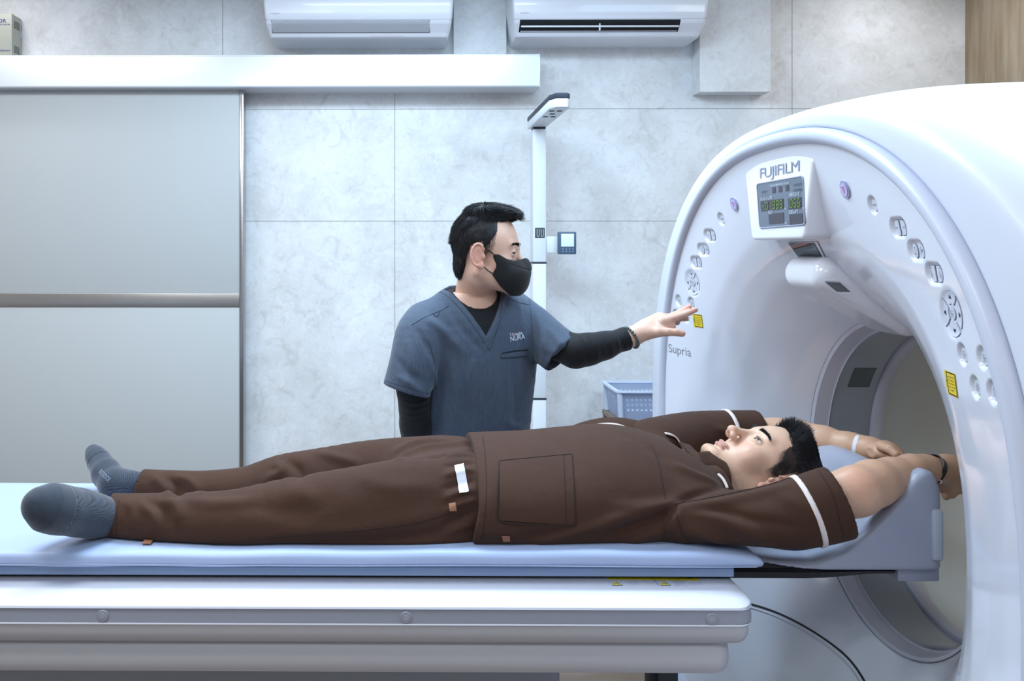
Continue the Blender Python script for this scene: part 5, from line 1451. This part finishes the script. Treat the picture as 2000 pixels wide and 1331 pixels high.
trs = cloth(f_tr, (-.72, 1.58, -.60), (.36, 2.12, -.36), .0052, ft, 'gown_trousers', m_brown, person, nz=(.0010, 24, 8))
tt2 = bvh(trs)
for pts, r in (([(233, 978), (228, 1010), (228, 1050)], .0007), ([(240, 1060), (330, 1064), (430, 1060), (560, 1048), (700, 1036), (830, 1018), (925, 978)], .0011)):
    seam('seam', tt2, pts, r, m_bseam, trs, off=.0003)
patch('white_label', tt2, [(887, 910), (905, 906), (915, 960), (897, 963)], m_whit, trs, .0022, 5, 10)
patch('side_tag', tt2, [(877, 985), (890, 984), (891, 997), (878, 998)], m_tagb, trs, .003, 3, 3)
a_ = P(285, 1064, 1.655); MB().box((a_[0] - .008, 1.654, ZM + .0005), (a_[0] + .009, 1.685, ZM + .004), .001).build('side_tag', m_tagb, trs)
# ---- socks
def sock_mat(name, c1, c2):
    m = mat(name, c1, rough=.9, sheen=.3, bump=(700, .3, .0006)); nt = m.node_tree; N = nt.nodes; L = nt.links; b = N['Principled BSDF']
    tc = N.new('ShaderNodeTexCoord'); mp = N.new('ShaderNodeMapping'); mp.inputs['Rotation'].default_value = (.4, .7, .5)
    wv = N.new('ShaderNodeTexWave'); wv.inputs['Scale'].default_value = 95; wv.inputs['Distortion'].default_value = 0
    mp2 = N.new('ShaderNodeMapping'); mp2.inputs['Rotation'].default_value = (-.5, -.9, 1.7); wv2 = N.new('ShaderNodeTexWave'); wv2.inputs['Scale'].default_value = 95
    ck = N.new('ShaderNodeTexChecker'); ck.inputs['Scale'].default_value = 62
    L.new(tc.outputs['Object'], mp.inputs[0]); L.new(mp.outputs[0], wv.inputs[0]); L.new(tc.outputs['Object'], mp2.inputs[0]); L.new(mp2.outputs[0], wv2.inputs[0]); L.new(mp.outputs[0], ck.inputs[0])
    mx = N.new('ShaderNodeMix'); mx.data_type = 'FLOAT'; L.new(ck.outputs['Fac'], mx.inputs[0]); L.new(wv.outputs['Fac'], mx.inputs[2]); L.new(wv2.outputs['Fac'], mx.inputs[3])
    mc = N.new('ShaderNodeMix'); mc.data_type = 'RGBA'; mc.inputs[6].default_value = s2l(c2) + (1,); mc.inputs[7].default_value = s2l(c1) + (1,)
    L.new(mx.outputs[0], mc.inputs[0]); L.new(mc.outputs[2], b.inputs['Base Color'])
    return m
m_sock = sock_mat('sock_knit', (58, 68, 84), (24, 30, 42))
m_toe = mat('sock_plain', (46, 55, 68), rough=.9, sheen=.3, bump=(700, .3, .0006), var=(60, .2))
ns = [(*P(240, 1014, 1.735), .033), (*P(207, 1013, 1.722), .0355), (*P(178, 1007, 1.69), .0385), (*P(148, 1001, 1.66), .0405), (*P(115, 996, 1.62), .0410), (*P(89, 991, 1.59), .0375), (*P(72, 986, 1.575), .022)]
fs = [(*P(285, 952, 1.955), .028), (*P(255, 950, 1.955), .030), (*P(226, 948, 1.965), .034), (*P(208, 925, 2.0), .030), (*P(196, 905, 2.03), .0235), (*P(186, 890, 2.048), .0185), (*P(181, 882, 2.055), .013)]
for nd, bx, cuts_, lbl in ((ns, ((-.74, 1.50, -.60), (-.52, 1.80, -.38)), 4.6, 'near'), (fs, ((-.80, 1.90, -.60), (-.50, 2.12, -.38)), 4.7, 'far')):
    f = lambda p, nd=nd: smax(limb(p, nd, .02), ZM + .001 - p[:, 2], .004)
    X, Q = mesh_sdf(f, bx[0], bx[1], .0035); X = X + grad(f, X) * (.0006 * noise3(X, 60, 5))[:, None]
    sk = mk('sock', X, Q, m_sock, person)
    # plain toe box
    pl = np.array(nd[4][:3]); dv = nrm(np.array(nd[5][:3]) - pl); 
    g_ = lambda p, f=f: smax(f(p) - .0006, -((p - pl - dv * .004) @ dv), .001)
    X, Q = mesh_sdf(g_, bx[0], bx[1], .0035); mk('sock_toe', X, Q, m_toe, sk)
    if lbl == 'far':
        g_ = lambda p, f=f: smax(smax(f(p) - .0005, (p - P(206, 940, 1.96)) @ nrm((.82, .45, .35)) , .002), -.001 - 0 * p[:, 0], .001)
        tk = bvh(sk)
        letters(tk, 'BIZSOCK', (205, 930), (19, 19), (6, -7), mat('sock_print', (128, 142, 160), rough=.8), sk)
        patch('sock_logo', tk, [(271, 944), (279, 942), (281, 950), (273, 952)], mat('logo_white', (225, 228, 235), rough=.7), sk, .001, 3, 3)
        patch('sock_logo', tk, [(268, 951), (275, 950), (275, 957), (269, 958)], mat('logo_red', (190, 30, 40), rough=.7), sk, .0015, 3, 3)
# ---- wrist band and watch
def cuff(name, a, b, t, rx, ry, w, th, m, parent, up=(0, 0, 1), tilt=None, n=40):
    c = np.array(a) + (np.array(b) - np.array(a)) * t; d = nrm(np.array(b) - np.array(a)) if tilt is None else nrm(tilt)
    u = nrm(np.array(up) - d * np.dot(up, d)); s = np.cross(d, u); V = []
    for k_ in range(n):
        an = 2 * math.pi * k_ / n; e = s * math.cos(an) * rx + u * math.sin(an) * ry; nn = nrm(e)
        V.append([c + e - d * w / 2, c + e + nn * th - d * w / 2, c + e + nn * th + d * w / 2, c + e + d * w / 2])
    V = np.array(V); n_ = len(V); Vv = V.reshape(-1, 3); Fc = [(i * 4 + j, i * 4 + (j + 1) % 4, ((i + 1) % n_) * 4 + (j + 1) % 4, ((i + 1) % n_) * 4 + j) for i in range(n_) for j in range(4)]
    return mk(name, Vv, Fc, m, parent, True, 40)
wb_ = cuff('wristband', arm_f[6][:3], arm_f[7][:3], .62, .0305, .0305, .026, .0008, m_whit, person, tilt=(.72, -.70, -.06))
tw = bvh(wb_)
letters(tw, 'N1504082', (1682.5, 872), (1.5, 15), (2.6, 0), mat('band_ink', (120, 124, 136), rough=.6), wb_, .0005)
wt = cuff('watch_strap', arm_n[7][:3], arm_n[8][:3], .35, .0285, .0325, .012, .0018, mat('watch_black', (22, 26, 36), rough=.4), person, tilt=(.78, .25, -.62))
MB().tube([P(1836, 938, 1.70), P(1839, 941, 1.70), P(1838, 945, 1.70)], .0012, 6).build('strap_end', m_whit, wt)
# ---------------------------------------------------------------- standing technician
m_scrub = mat('scrub_cloth', (76, 88, 106), rough=.85, sheen=.2, var=(420, .30), stretch=(1, 1, .06), bump=(900, .3, .0004), bump2=(22, .5, .004), spec=.25)
m_sseam = mat('scrub_seam', (54, 63, 78), rough=.9)
m_black = mat('black_knit', (15, 16, 21), rough=.7, sheen=.15, bump=(60, .4, .002), spec=.3)
m_mask = mat('black_mask', (11, 12, 15), rough=.75, sheen=.15, bump=(900, .2, .0004))
BC = np.array([.205, 2.315, 0.]); BA = math.radians(25)
bn = np.array([math.sin(BA), -math.cos(BA), 0]); bl = np.array([math.cos(BA), math.sin(BA), 0])
def B_(l, n, z): return BC + bl * l + bn * n + np.array([0, 0, z])
tf = Frame((.213, 2.255, -.009), (.978, -.19, -.03), (.03, 0, 1), .95)
tor_n = [(*B_(0, -.01, -.135), .085, .055), (*B_(0, -.005, -.170), .155, .082), (*B_(0, 0, -.225), .172, .104), (*B_(0, .005, -.32), .160, .114), (*B_(0, .005, -.42), .146, .108), (*B_(0, 0, -.50), .143, .104), (*B_(0, 0, -.62), .152, .110), (*B_(0, 0, -.78), .158, .115)]
ra_n = [(*P(832, 650, 2.245), .042), (*P(814, 690, 2.215), .044), (*P(808, 760, 2.235), .040), (*P(811, 830, 2.262), .037), (*P(814, 900, 2.275), .032), (*P(817, 955, 2.285), .027), (*P(818, 975, 2.285), .026)]
la_n = [(*P(1015, 622, 2.375), .045), (*P(1072, 664, 2.28), .043), (*P(1123, 687, 2.215), .0375), (*P(1150, 682, 2.22), .036), (*P(1180, 675, 2.23), .031), (*P(1222, 662, 2.25), .0245), (*P(1240, 657, 2.255), .0235)]
def thand(p):
    d = chain(p, [(*P(1236, 657, 2.253), .022, .024), (*P(1262, 644, 2.258), .030, .0235), (*P(1288, 634, 2.268), .036, .019), (*P(1300, 627, 2.273), .034, .015)], up=(.25, -.45, .85), sub=4)
    fg = [[(1292, 629, 2.248, .0125), (1315, 622, 2.262, .0102), (1333, 616, 2.274, .0092), (1348, 610, 2.286, .0084), (1358.5, 605.5, 2.294, .0072)],
          [(1296, 624, 2.270, .0125), (1316, 617, 2.283, .0104), (1331, 609, 2.294, .0092), (1341, 603, 2.302, .0084), (1346.5, 599.5, 2.306, .0074)],
          [(1296, 624, 2.290, .0120), (1314, 622, 2.302, .0100), (1328, 622, 2.308, .0090), (1340, 623, 2.306, .0078)],
          [(1293, 626, 2.305, .0110), (1306, 628, 2.315, .0090), (1316, 630, 2.315, .0080), (1323, 631, 2.311, .0072)],
          [(1262, 650, 2.245, .0170), (1285, 649, 2.232, .0145), (1304, 649, 2.226, .0115), (1320, 649.5, 2.224, .0105), (1332, 652, 2.224, .0095)]]
    for i, g in enumerate(fg): d = smin(d, limb(p, [(*P(a, b, c), r * .90) for a, b, c, r in g], .003), .009 if i == 4 else .006)
    web = cap(p, P(1288, 641, 2.245), P(1304, 632, 2.252), .010, .007)
    return smin(d, web, .010)
def trhand(p):
    d = ell(p, P(818, 1000, 2.29), (.022, .034, .046))
    for i, (a, b) in enumerate(((803, 2.265), (812, 2.28), (822, 2.295), (831, 2.31))):
        d = smin(d, limb(p, [(*P(a + 4, 1030, b), .0105), (*P(a + 5, 1052, b - .01), .0095), (*P(a + 8, 1070, b - .02), .0085)], .003), .006)
    return smin(d, limb(p, [(*P(812, 990, 2.262), .014), (*P(808, 1015, 2.245), .011), (*P(812, 1032, 2.24), .0095)], .004), .008)
neck_t = [(*tf.fro((0, -.014, -.055)), .050, .052), (*P(928, 560, 2.295), .050, .050), (*P(930, 590, 2.31), .062, .055), (*P(934, 625, 2.315), .10, .060)]
f_ht = lambda q: head_sdf(tf.to(q), .62, back=.084) * tf.k
def f_sk(p):
    d = inbox(p, (.08, 2.1, -.16), (.38, 2.40, .16), f_ht)
    d = smin(d, inbox(p, (.05, 2.15, -.30), (.40, 2.45, .0), lambda q: chain(q, neck_t, up=tuple(bn), sub=4)), .014)
    d = smin(d, inbox(p, (.20, 2.05, -.36), (.70, 2.45, -.08), lambda q: limb(q, la_n, .015)), .01)
    d = smin(d, inbox(p, (.56, 2.12, -.32), (.84, 2.40, -.08), thand), .008)
    d = smin(d, inbox(p, (0, 2.08, -.36), (.45, 2.48, -.10), lambda q: chain(q, [(a, b, c, r - .016, s - .016) for a, b, c, r, s in tor_n[1:4]], up=tuple(bn), sub=3)), .012)
    return d
hct = lambda p: -tf.to(p)[:, 2] - .122
Xu, Qu = mesh_sdf(lambda p: smax(f_sk(p), -np.maximum(hct(p) + .006, np.linalg.norm(p - tf.C, axis=1) - .17), .0005), (.04, 2.04, -.33), (.86, 2.48, .17), .0025)
Xh_, Qh_ = mesh_sdf(lambda p: smax(smin(f_ht(p), inbox(p, (.05, 2.15, -.30), (.40, 2.45, .0), lambda q: chain(q, neck_t, up=tuple(bn), sub=4)), .014), hct(p), .001), (.08, 2.13, -.16), (.38, 2.38, .14), .0016)
Xu, Qu = join([(Xu, Qu), (Xh_, Qh_)])
def f_skl(p):
    d = inbox(p, (0, 2.08, -1.05), (.45, 2.48, -.2), lambda q: chain(q, [(a, b, c, r - .018, s - .018) for a, b, c, r, s in tor_n[2:]] + [(*B_(0, 0, -.88), .14, .095)], up=tuple(bn), sub=3))
    d = smin(d, inbox(p, (-.05, 2.05, -.75), (.2, 2.4, -.1), lambda q: limb(q, ra_n, .01)), .01)
    d = np.minimum(d, inbox(p, (-.02, 2.18, -.86), (.18, 2.40, -.55), trhand))
    for sd in (-1, 1): d = smin(d, inbox(p, (-.1, 2.1, -1.6), (.6, 2.6, -.7), lambda q: limb(q, [(*B_(sd * .08, 0, -.82), .075), (*B_(sd * .09, .01, -1.10), .050), (*B_(sd * .10, -.01, -1.46), .034), (*B_(sd * .10, .02, -1.53), .032)], .01)), .02)
    return d
Xl, Ql = mesh_sdf(f_skl, (-.08, 2.02, -1.57), (.55, 2.55, -.20), .008, 1)
Xb, Qb = join([(Xu, Qu), (Xl, Ql)])
qh = tf.to(Xb); Cb = np.tile(np.array(s2l((226, 186, 166))), (len(Xb), 1)); Ch = paint_head(qh, (224, 184, 162), .55, seed=6, front=.036)
hm = (np.abs(qh) < [.11, .14, .14]).all(1); w = np.clip((qh[:, 2] + .125) / .03, 0, 1)[:, None] * hm[:, None]; Cb = Cb * (1 - w) + Ch * w
for c_, r_, a_ in ((P(1356, 606, 2.29), .018, .45), (P(1345, 601, 2.30), .016, .4), (P(1332, 652, 2.224), .016, .35), (P(1308, 634, 2.26), .02, .3)):
    k_ = a_ * np.exp(-(np.linalg.norm(Xb - c_, axis=1) / r_) ** 2)[:, None]; Cb = Cb * (1 - k_) + np.array(s2l((220, 140, 124))) * k_
tech = mk('person', Xb, Qb, m_skin, None, colors=Cb, base=(BC[0], BC[1], ZF))
tag(tech, 'person in grey-blue scrubs and black face mask standing behind the table, reaching to the scanner', 'person')
for sd in (-1, 1): eyeball(tf, sd, (.25, 1, -.22), tech); lashes(tf, sd, tech, .62)
brows(tf, tech, m_hair, 1.2, .0195)
# thumb nail
# hair: long swept top over cropped sides
zs_y = [-.11, -.085, -.070, -.045, -.030, .002, .006, .022, .034, .048, .056]; zs_z = [-.05, -.050, -.045, -.018, .020, .026, -.010, -.012, .012, .024, .060]
def top_line(q):
    return np.interp(q[:, 1], [-.10, -.07, -.04, 0, .04, .07, .09], [.010, .030, .060, .078, .083, .086, .086])
def hair_t(q):
    d = ell(q, (0, -.001, .036), (.0775, .0880, .0885)); d = smin(d, ell(q, (0, .045, .104), (.046, .040, .019)), .018); d = smin(d, ell(q, (.01, .0, .112), (.050, .050, .018)), .014)
    return smax(d, (top_line(q) - q[:, 2]) * .8, .010)
def hair_s(q):
    d = ell(q, (0, -.004, .034), (.0785, .0865, .0880)); zl = np.interp(q[:, 1], zs_y, zs_z)
    d = smax(d, (zl - q[:, 2]) * .8, .008); d = smax(d, q[:, 1] - .044, .014)
    nape = ell(q, (0, -.060, -.030), (.050, .022, .045)); return smin(d, nape, .01)
X1, Q1 = mesh_sdf(hair_t, (-.10, -.12, -.03), (.10, .13, .15), .0035); G = grad(hair_t, X1)
X1b = X1 + G * (.0022 * np.sin(X1[:, 0] * 260 + X1[:, 1] * 60 + 1.2 * noise3(X1, 40, 2)) + .0012 * noise3(X1 * [1, .3, 1], 170, 4))[:, None]
X2, Q2 = mesh_sdf(hair_s, (-.10, -.12, -.09), (.10, .08, .13), .0035); G2 = grad(hair_s, X2); X2b = X2 + G2 * (.0008 * noise3(X2, 200, 6))[:, None]
rng = np.random.RandomState(12); sel = np.where(np.ones(len(X1)))[0]; sel = sel[rng.randint(0, len(sel), 15000)]; rt = X1b[sel]; g = G[sel]
fw = np.clip((rt[:, 1] + .05) / .12, 0, 1)[:, None]
dr = g * .22 + np.array([.10, .9, .05]) * fw + np.array([.1, -.5, -.3]) * (1 - fw); dr -= g * (dr * g).sum(1)[:, None] * .5; dr /= np.linalg.norm(dr, axis=1)[:, None]
v1, q1 = strands(rt, dr, -g * .25 + np.array([0, .05, .05]), np.where(rt[:, 1] > .04, .024, .020), .0005, 4, 3, .13)
sel = rng.randint(0, len(X2), 20000); rt = X2b[sel]; g = G2[sel]; dr = g * .28 + np.array([0, -.35, -.8]); dr /= np.linalg.norm(dr, axis=1)[:, None]
v2, q2 = strands(rt, dr, -g * .25, .011, .0004, 3, 5, .12)
fr_ = np.array([[x, .082 + rng.uniform(-.006, .008), .098 + rng.uniform(-.008, .010)] for x in rng.uniform(-.035, .04, 260)]); v3, q3 = strands(fr_, np.tile(nrm((.1, .8, .25)), (len(fr_), 1)), np.array([0, .1, -.6]), .018, .0009, 4, 8)
V_, Q_ = join([(X1b, Q1), (X2b, Q2), (v1, q1), (v2, q2), (v3, q3)]); mk('hair', tf.fro(V_), Q_, m_hair, tech)
# ---- undershirt with long sleeves
def f_und(p):
    d = inbox(p, (-.05, 2.0, -.9), (.5, 2.55, -.05), lambda q: chain(q, [(a, b, c, r - .008, s - .008) for a, b, c, r, s in tor_n], up=tuple(bn), sub=4))
    d = smin(d, inbox(p, (-.1, 2.05, -.80), (.2, 2.4, -.1), lambda q: smax(limb(q, [(a, b, c, r + .003) for a, b, c, r in ra_n], .01), (q - np.array(ra_n[-1][:3])) @ nrm((0, -.2, -1)), .003)), .015)
    wr = P(1227, 661, 2.25)
    d = smin(d, inbox(p, (.20, 2.05, -.36), (.66, 2.47, -.08), lambda q: smax(limb(q, [(a, b, c, r + .003) for a, b, c, r in la_n], .015), (q - wr) @ nrm((.90, .12, .28)), .002)), .015)
    nk = inbox(p, (.08, 2.1, -.30), (.38, 2.5, 0), lambda q: ell(q, P(927, 566, 2.29) , (.060, .075, .066)))
    return smax(d, -nk, .004)
uf = [([(1130 + 14 * i, 655 - 3.5 * i), (1136 + 14 * i, 680 - 3 * i), (1141 + 14 * i, 708 - 4 * i)], .004, .0022) for i in range(7)]
uf += [([(783, 785 + 12 * i), (810, 789 + 12 * i), (836, 783 + 12 * i)], .005, .0025) for i in range(6)]
und = cloth(f_und, (-.08, 2.03, -.86), (.64, 2.50, -.08), .0046, uf, 'undershirt', m_black, tech, nz=(.0006, 40, 2))
# ---- scrub top
vA, vT, vB = P(868, 562, 2.26), P(957, 663, 2.19), P(971, 562, 2.33)
n1 = nrm(np.cross(vT - vA, bn)); n2 = nrm(np.cross(vB - vT, bn)); mid = (vA + vB) / 2 + np.array([0, 0, .05])
if (mid - vA) @ n1 > 0: n1 = -n1
if (mid - vB) @ n2 > 0: n2 = -n2
hm1 = P(795, 764, 2.20); hd1 = nrm((-.29, -.05, -.957)); hm2 = P(1092, 701, 2.24); hd2 = nrm((.62, -.42, -.60))
ssl1 = [(*P(836, 640, 2.26), .070, .070), (*P(822, 660, 2.235), .068, .066), (*P(808, 710, 2.21), .062, .062), (*P(796, 755, 2.20), .061, .060), (*P(786, 795, 2.19), .062, .060)]
ssl2 = [(*P(1003, 622, 2.375), .070, .066), (*P(1035, 642, 2.33), .066, .064), (*P(1066, 666, 2.285), .061, .060), (*P(1092, 687, 2.245), .059, .060), (*P(1118, 708, 2.205), .060, .062)]
def vcut(p):
    v = smax(smax((p - vA) @ n1, (p - vB) @ n2, .004), -((p - B_(0, -.02, 0)) @ bn), .004)
    nk = cap(p, P(930, 600, 2.30), P(930, 500, 2.27), .064)
    return np.minimum(v, nk)
def f_scr(p):
    d = inbox(p, (-.05, 2.0, -.95), (.5, 2.6, -.05), lambda q: chain(q, tor_n, up=tuple(bn), sub=4))
    d = smin(d, inbox(p, (-.12, 2.05, -.48), (.2, 2.45, -.1), lambda q: smax(chain(q, ssl1, up=(0, -1, .2), sub=4), (q - hm1) @ hd1, .003)), .022)
    d = smin(d, inbox(p, (.2, 2.08, -.40), (.55, 2.5, -.08), lambda q: smax(chain(q, ssl2, up=(0, -.5, 1), sub=4), (q - hm2) @ hd2, .003)), .022)
    d = smax(d, -inbox(p, (-.12, 2.0, -.50), (.16, 2.4, -.25), lambda q: cap(q, hm1 - hd1 * .03, hm1 + hd1 * .05, .048)), .003)
    d = smax(d, -inbox(p, (.30, 2.05, -.45), (.60, 2.45, -.15), lambda q: cap(q, hm2 - hd2 * .006, hm2 + hd2 * .05, .043)), .003)
    d = smax(d, -inbox(p, (.02, 2.05, -.34), (.42, 2.6, .05), vcut), .002)
    return smax(d, -.76 - p[:, 2], .003)
sf = [
 ([(858, 640), (868, 720), (860, 800), (852, 850)], .010, -.006), ([(838, 690), (850, 760), (846, 830)], .009, .005),
 ([(880, 700), (890, 770), (884, 850)], .013, .004), ([(905, 760), (912, 820), (918, 860)], .012, -.003), ([(960, 700), (966, 780), (962, 850)], .015, .003),
 ([(1000, 720), (1008, 780), (1004, 850)], .013, -.004), ([(1025, 600), (1034, 660), (1036, 730)], .010, -.006), ([(1046, 610), (1060, 660), (1058, 720)], .009, .004),
 ([(835, 622), (868, 650), (905, 690)], .013, .004), ([(812, 640), (838, 690), (848, 740)], .009, -.006), ([(795, 660), (802, 710), (796, 760)], .011, .003),
 ([(775, 700), (800, 730), (828, 745)], .009, -.003), ([(775, 735), (800, 750), (826, 768)], .009, .003), ([(1010, 580), (1018, 640), (1010, 700)], .012, .003),
 ([(1068, 640), (1092, 668), (1112, 690)], .010, .003), ([(1060, 690), (1078, 700), (1100, 700)], .009, -.003), ([(870, 590), (900, 640), (945, 690)], .009, -.002),
 ([(930, 700), (920, 740), (935, 800)], .014, .003), ([(985, 820), (1010, 835), (1040, 820)], .010, .003)]
sf = [(a, b, max(c * 1.7, -.0045)) for a, b, c in sf]
scr_ = cloth(f_scr, (-.12, 2.02, -.80), (.56, 2.52, -.08), .0046, sf, 'scrub_top', m_scrub, tech, nz=(.0008, 26, 5))
tsb = bvh(scr_); tst = cloth.tree
# neck band along the V
def f_band(p):
    g = np.minimum(smax(smax((p - vA) @ n1, (p - vB) @ n2, .002), -((p - B_(0, .0, 0)) @ bn), .002), 1)
    sh = smax(f_scr(p) - .0016, -(f_scr(p) + .004), .0005)
    return smax(sh, g - .0125, .0008)
X, Q = mesh_sdf(f_band, (.05, 2.1, -.30), (.36, 2.45, -.07), .0026); X = folds(X, f_scr, sf, tree=tst); vb_ = mk('neck_band', X, Q, m_scrub, scr_)
tvb = bvh(vb_)
for pts, r in (([(866, 580), (910, 628), (953, 680), (960, 676), (975, 630), (980, 590)], .0008), ([(803, 636), (830, 620), (865, 605), (882, 592)], .0007), ([(985, 577), (1010, 590), (1036, 596)], .0007),
             ([(1033, 584), (1040, 640), (1042, 700), (1041, 740)], .0008), ([(838, 668), (850, 720), (852, 780)], .0008), ([(754, 745), (795, 757), (838, 770)], .0007), ([(1116, 668), (1090, 698), (1056, 722)], .0007), ([(845, 612), (850, 618), (856, 616), (858, 608)], .0011)):
    seam('seam', [tvb, tsb], pts, r, m_sseam, scr_, off=.0003)
pw = patch('pocket_welt', tsb, [(978, 692), (1030, 685), (1030, 695), (978, 699)], m_scrub, scr_, .002, 10, 3)
seam('pocket_opening', tsb, [(979, 691), (1003, 686), (1030, 683.5)], .0013, m_black, scr_, off=.001); seam('pocket_edge', tsb, [(978, 699.5), (1005, 699), (1030, 695.5)], .0009, m_sseam, scr_, off=.001)
m_wt = mat('white_thread', (226, 232, 242), rough=.7)
letters(tsb, 'NURA', (1010.5, 660), (28, -6), (-1, -9.5), m_wt, scr_, .0012)
letters(tsb, 'T.Kataoka', (1007, 652.5), (25, -4.5), (-.6, -5.5), m_wt, scr_, .0012)
patch('badge_dot', tsb, [(997.5, 652), (1000, 651.8), (1000, 655.5), (997.8, 655.6)], mat('red_thread', (196, 50, 50), rough=.7), scr_, .0014, 2, 2)
# ---- mask
def f_msk(q):
    a = q.copy(); a[:, 0] = np.abs(a[:, 0])
    b = ell(q, (0, .052, -.060), (.0665, .074, .060)); b = smin(b, ell(q, (0, .094, -.036), (.016, .030, .026)), .020); b = smin(b, ell(q, (0, .075, -.088), (.034, .040, .032)), .02)
    b = smin(b, np.where(np.abs(q[:, 0]) < .075, head_sdf(q, back=.084), .05) - .0028, .012)
    top = np.interp(q[:, 1], [.02, .032, .045, .065, .085, .11, .14], [-.020, -.006, -.006, -.017, -.022, -.014, -.014]); bot = np.interp(q[:, 1], [.02, .032, .05, .075, .10, .14], [-.055, -.066, -.092, -.117, -.118, -.10])
    d = smax(b, (q[:, 2] - top) * .85, .003); d = smax(d, (bot - q[:, 2]) * .85, .004)
    edge = .028 + .010 * np.exp(-((q[:, 2] + .036) / .016) ** 2)
    d = smax(d, edge - q[:, 1], .003)
    return d
X, Q = mesh_sdf(f_msk, (-.09, .01, -.14), (.09, .15, .02), .0026)
wr = .0012 * np.exp(-(((X[:, 2] + .040 + .3 * (X[:, 1] - .1)) / .0022) ** 2)) * (X[:, 1] > .075); X = X - grad(f_msk, X) * wr[:, None]
mk('face_mask', tf.fro(X), Q, m_mask, tech)
th_ = bvh(tech)
for k_, pts in enumerate(([(.0815, .004, .014), (.0785, .018, .004), (.071, .034, -.008)], [(.0800, .000, -.034), (.0700, .018, -.050), (.062, .036, -.060)], [(-.0815, .004, .014), (-.0785, .018, .004), (-.071, .034, -.008)], [(-.0800, .000, -.034), (-.0700, .018, -.050), (-.062, .036, -.060)])):
    q = smooth_poly(pts, 6)
    for _ in range(6):
        d = head_sdf(q, back=.084); g = grad(lambda z: head_sdf(z, back=.084), q); q = q + g * (np.clip(.0012 - d, 0, .004) * (q[:, 1] > .012))[:, None]
    MB().tube(tf.fro(q), .0013, 7).build('mask_strap', m_mask, tech)
# ---- bead bracelet
bd = MB(); c = P(1231, 659.5, 2.250); d_ = nrm((.88, .30, .50)); u = nrm(np.array([-.35, 0, 1]) - d_ * d_.dot([-.35, 0, 1])); s = np.cross(d_, u)
for i in range(22):
    a = 2 * math.pi * i / 22; bd.sphere(c + (s * math.cos(a) * .0285 + u * math.sin(a) * .0290), .0046 if i % 3 else .0040, 12)
bd.build('bracelet', mat('bead_stone', (92, 108, 106), rough=.25, var=(130, .45), coat=.3), tech)
# ---- trousers and shoes (mostly behind the table)
def f_pan(p):
    d = chain(p, [(*B_(0, 0, -.66), .142, .098), (*B_(0, 0, -.80), .150, .105), (*B_(0, 0, -.86), .145, .10)], up=tuple(bn), sub=3)
    for sd in (-1, 1): d = smin(d, chain(p, [(*B_(sd * .08, 0, -.82), .088, .098), (*B_(sd * .09, .01, -1.10), .070, .075), (*B_(sd * .10, -.01, -1.46), .058, .062), (*B_(sd * .10, -.01, -1.53), .058, .062)], up=tuple(bn), sub=3), .02)
    return smax(d, -1.535 - p[:, 2], .003)
X, Q = mesh_sdf(f_pan, (-.1, 2.0, -1.56), (.6, 2.65, -.55), .010, 1); mk('trousers', X, Q, m_scrub, tech)
for sd in (-1, 1):
    a, b = B_(sd * .10, -.03, -1.53), B_(sd * .11, .14, -1.545)
    X, Q = mesh_sdf(lambda p: smax(smin(cap(p, a, b, .038, .034), cap(p, a, a + [0, 0, .03], .036), .02), -1.568 - p[:, 2], .004), np.minimum(a, b) - .08, np.maximum(a, b) + .09, .007, 1); mk('shoe', X, Q, mat('shoe_white', (210, 212, 216), rough=.5), tech)
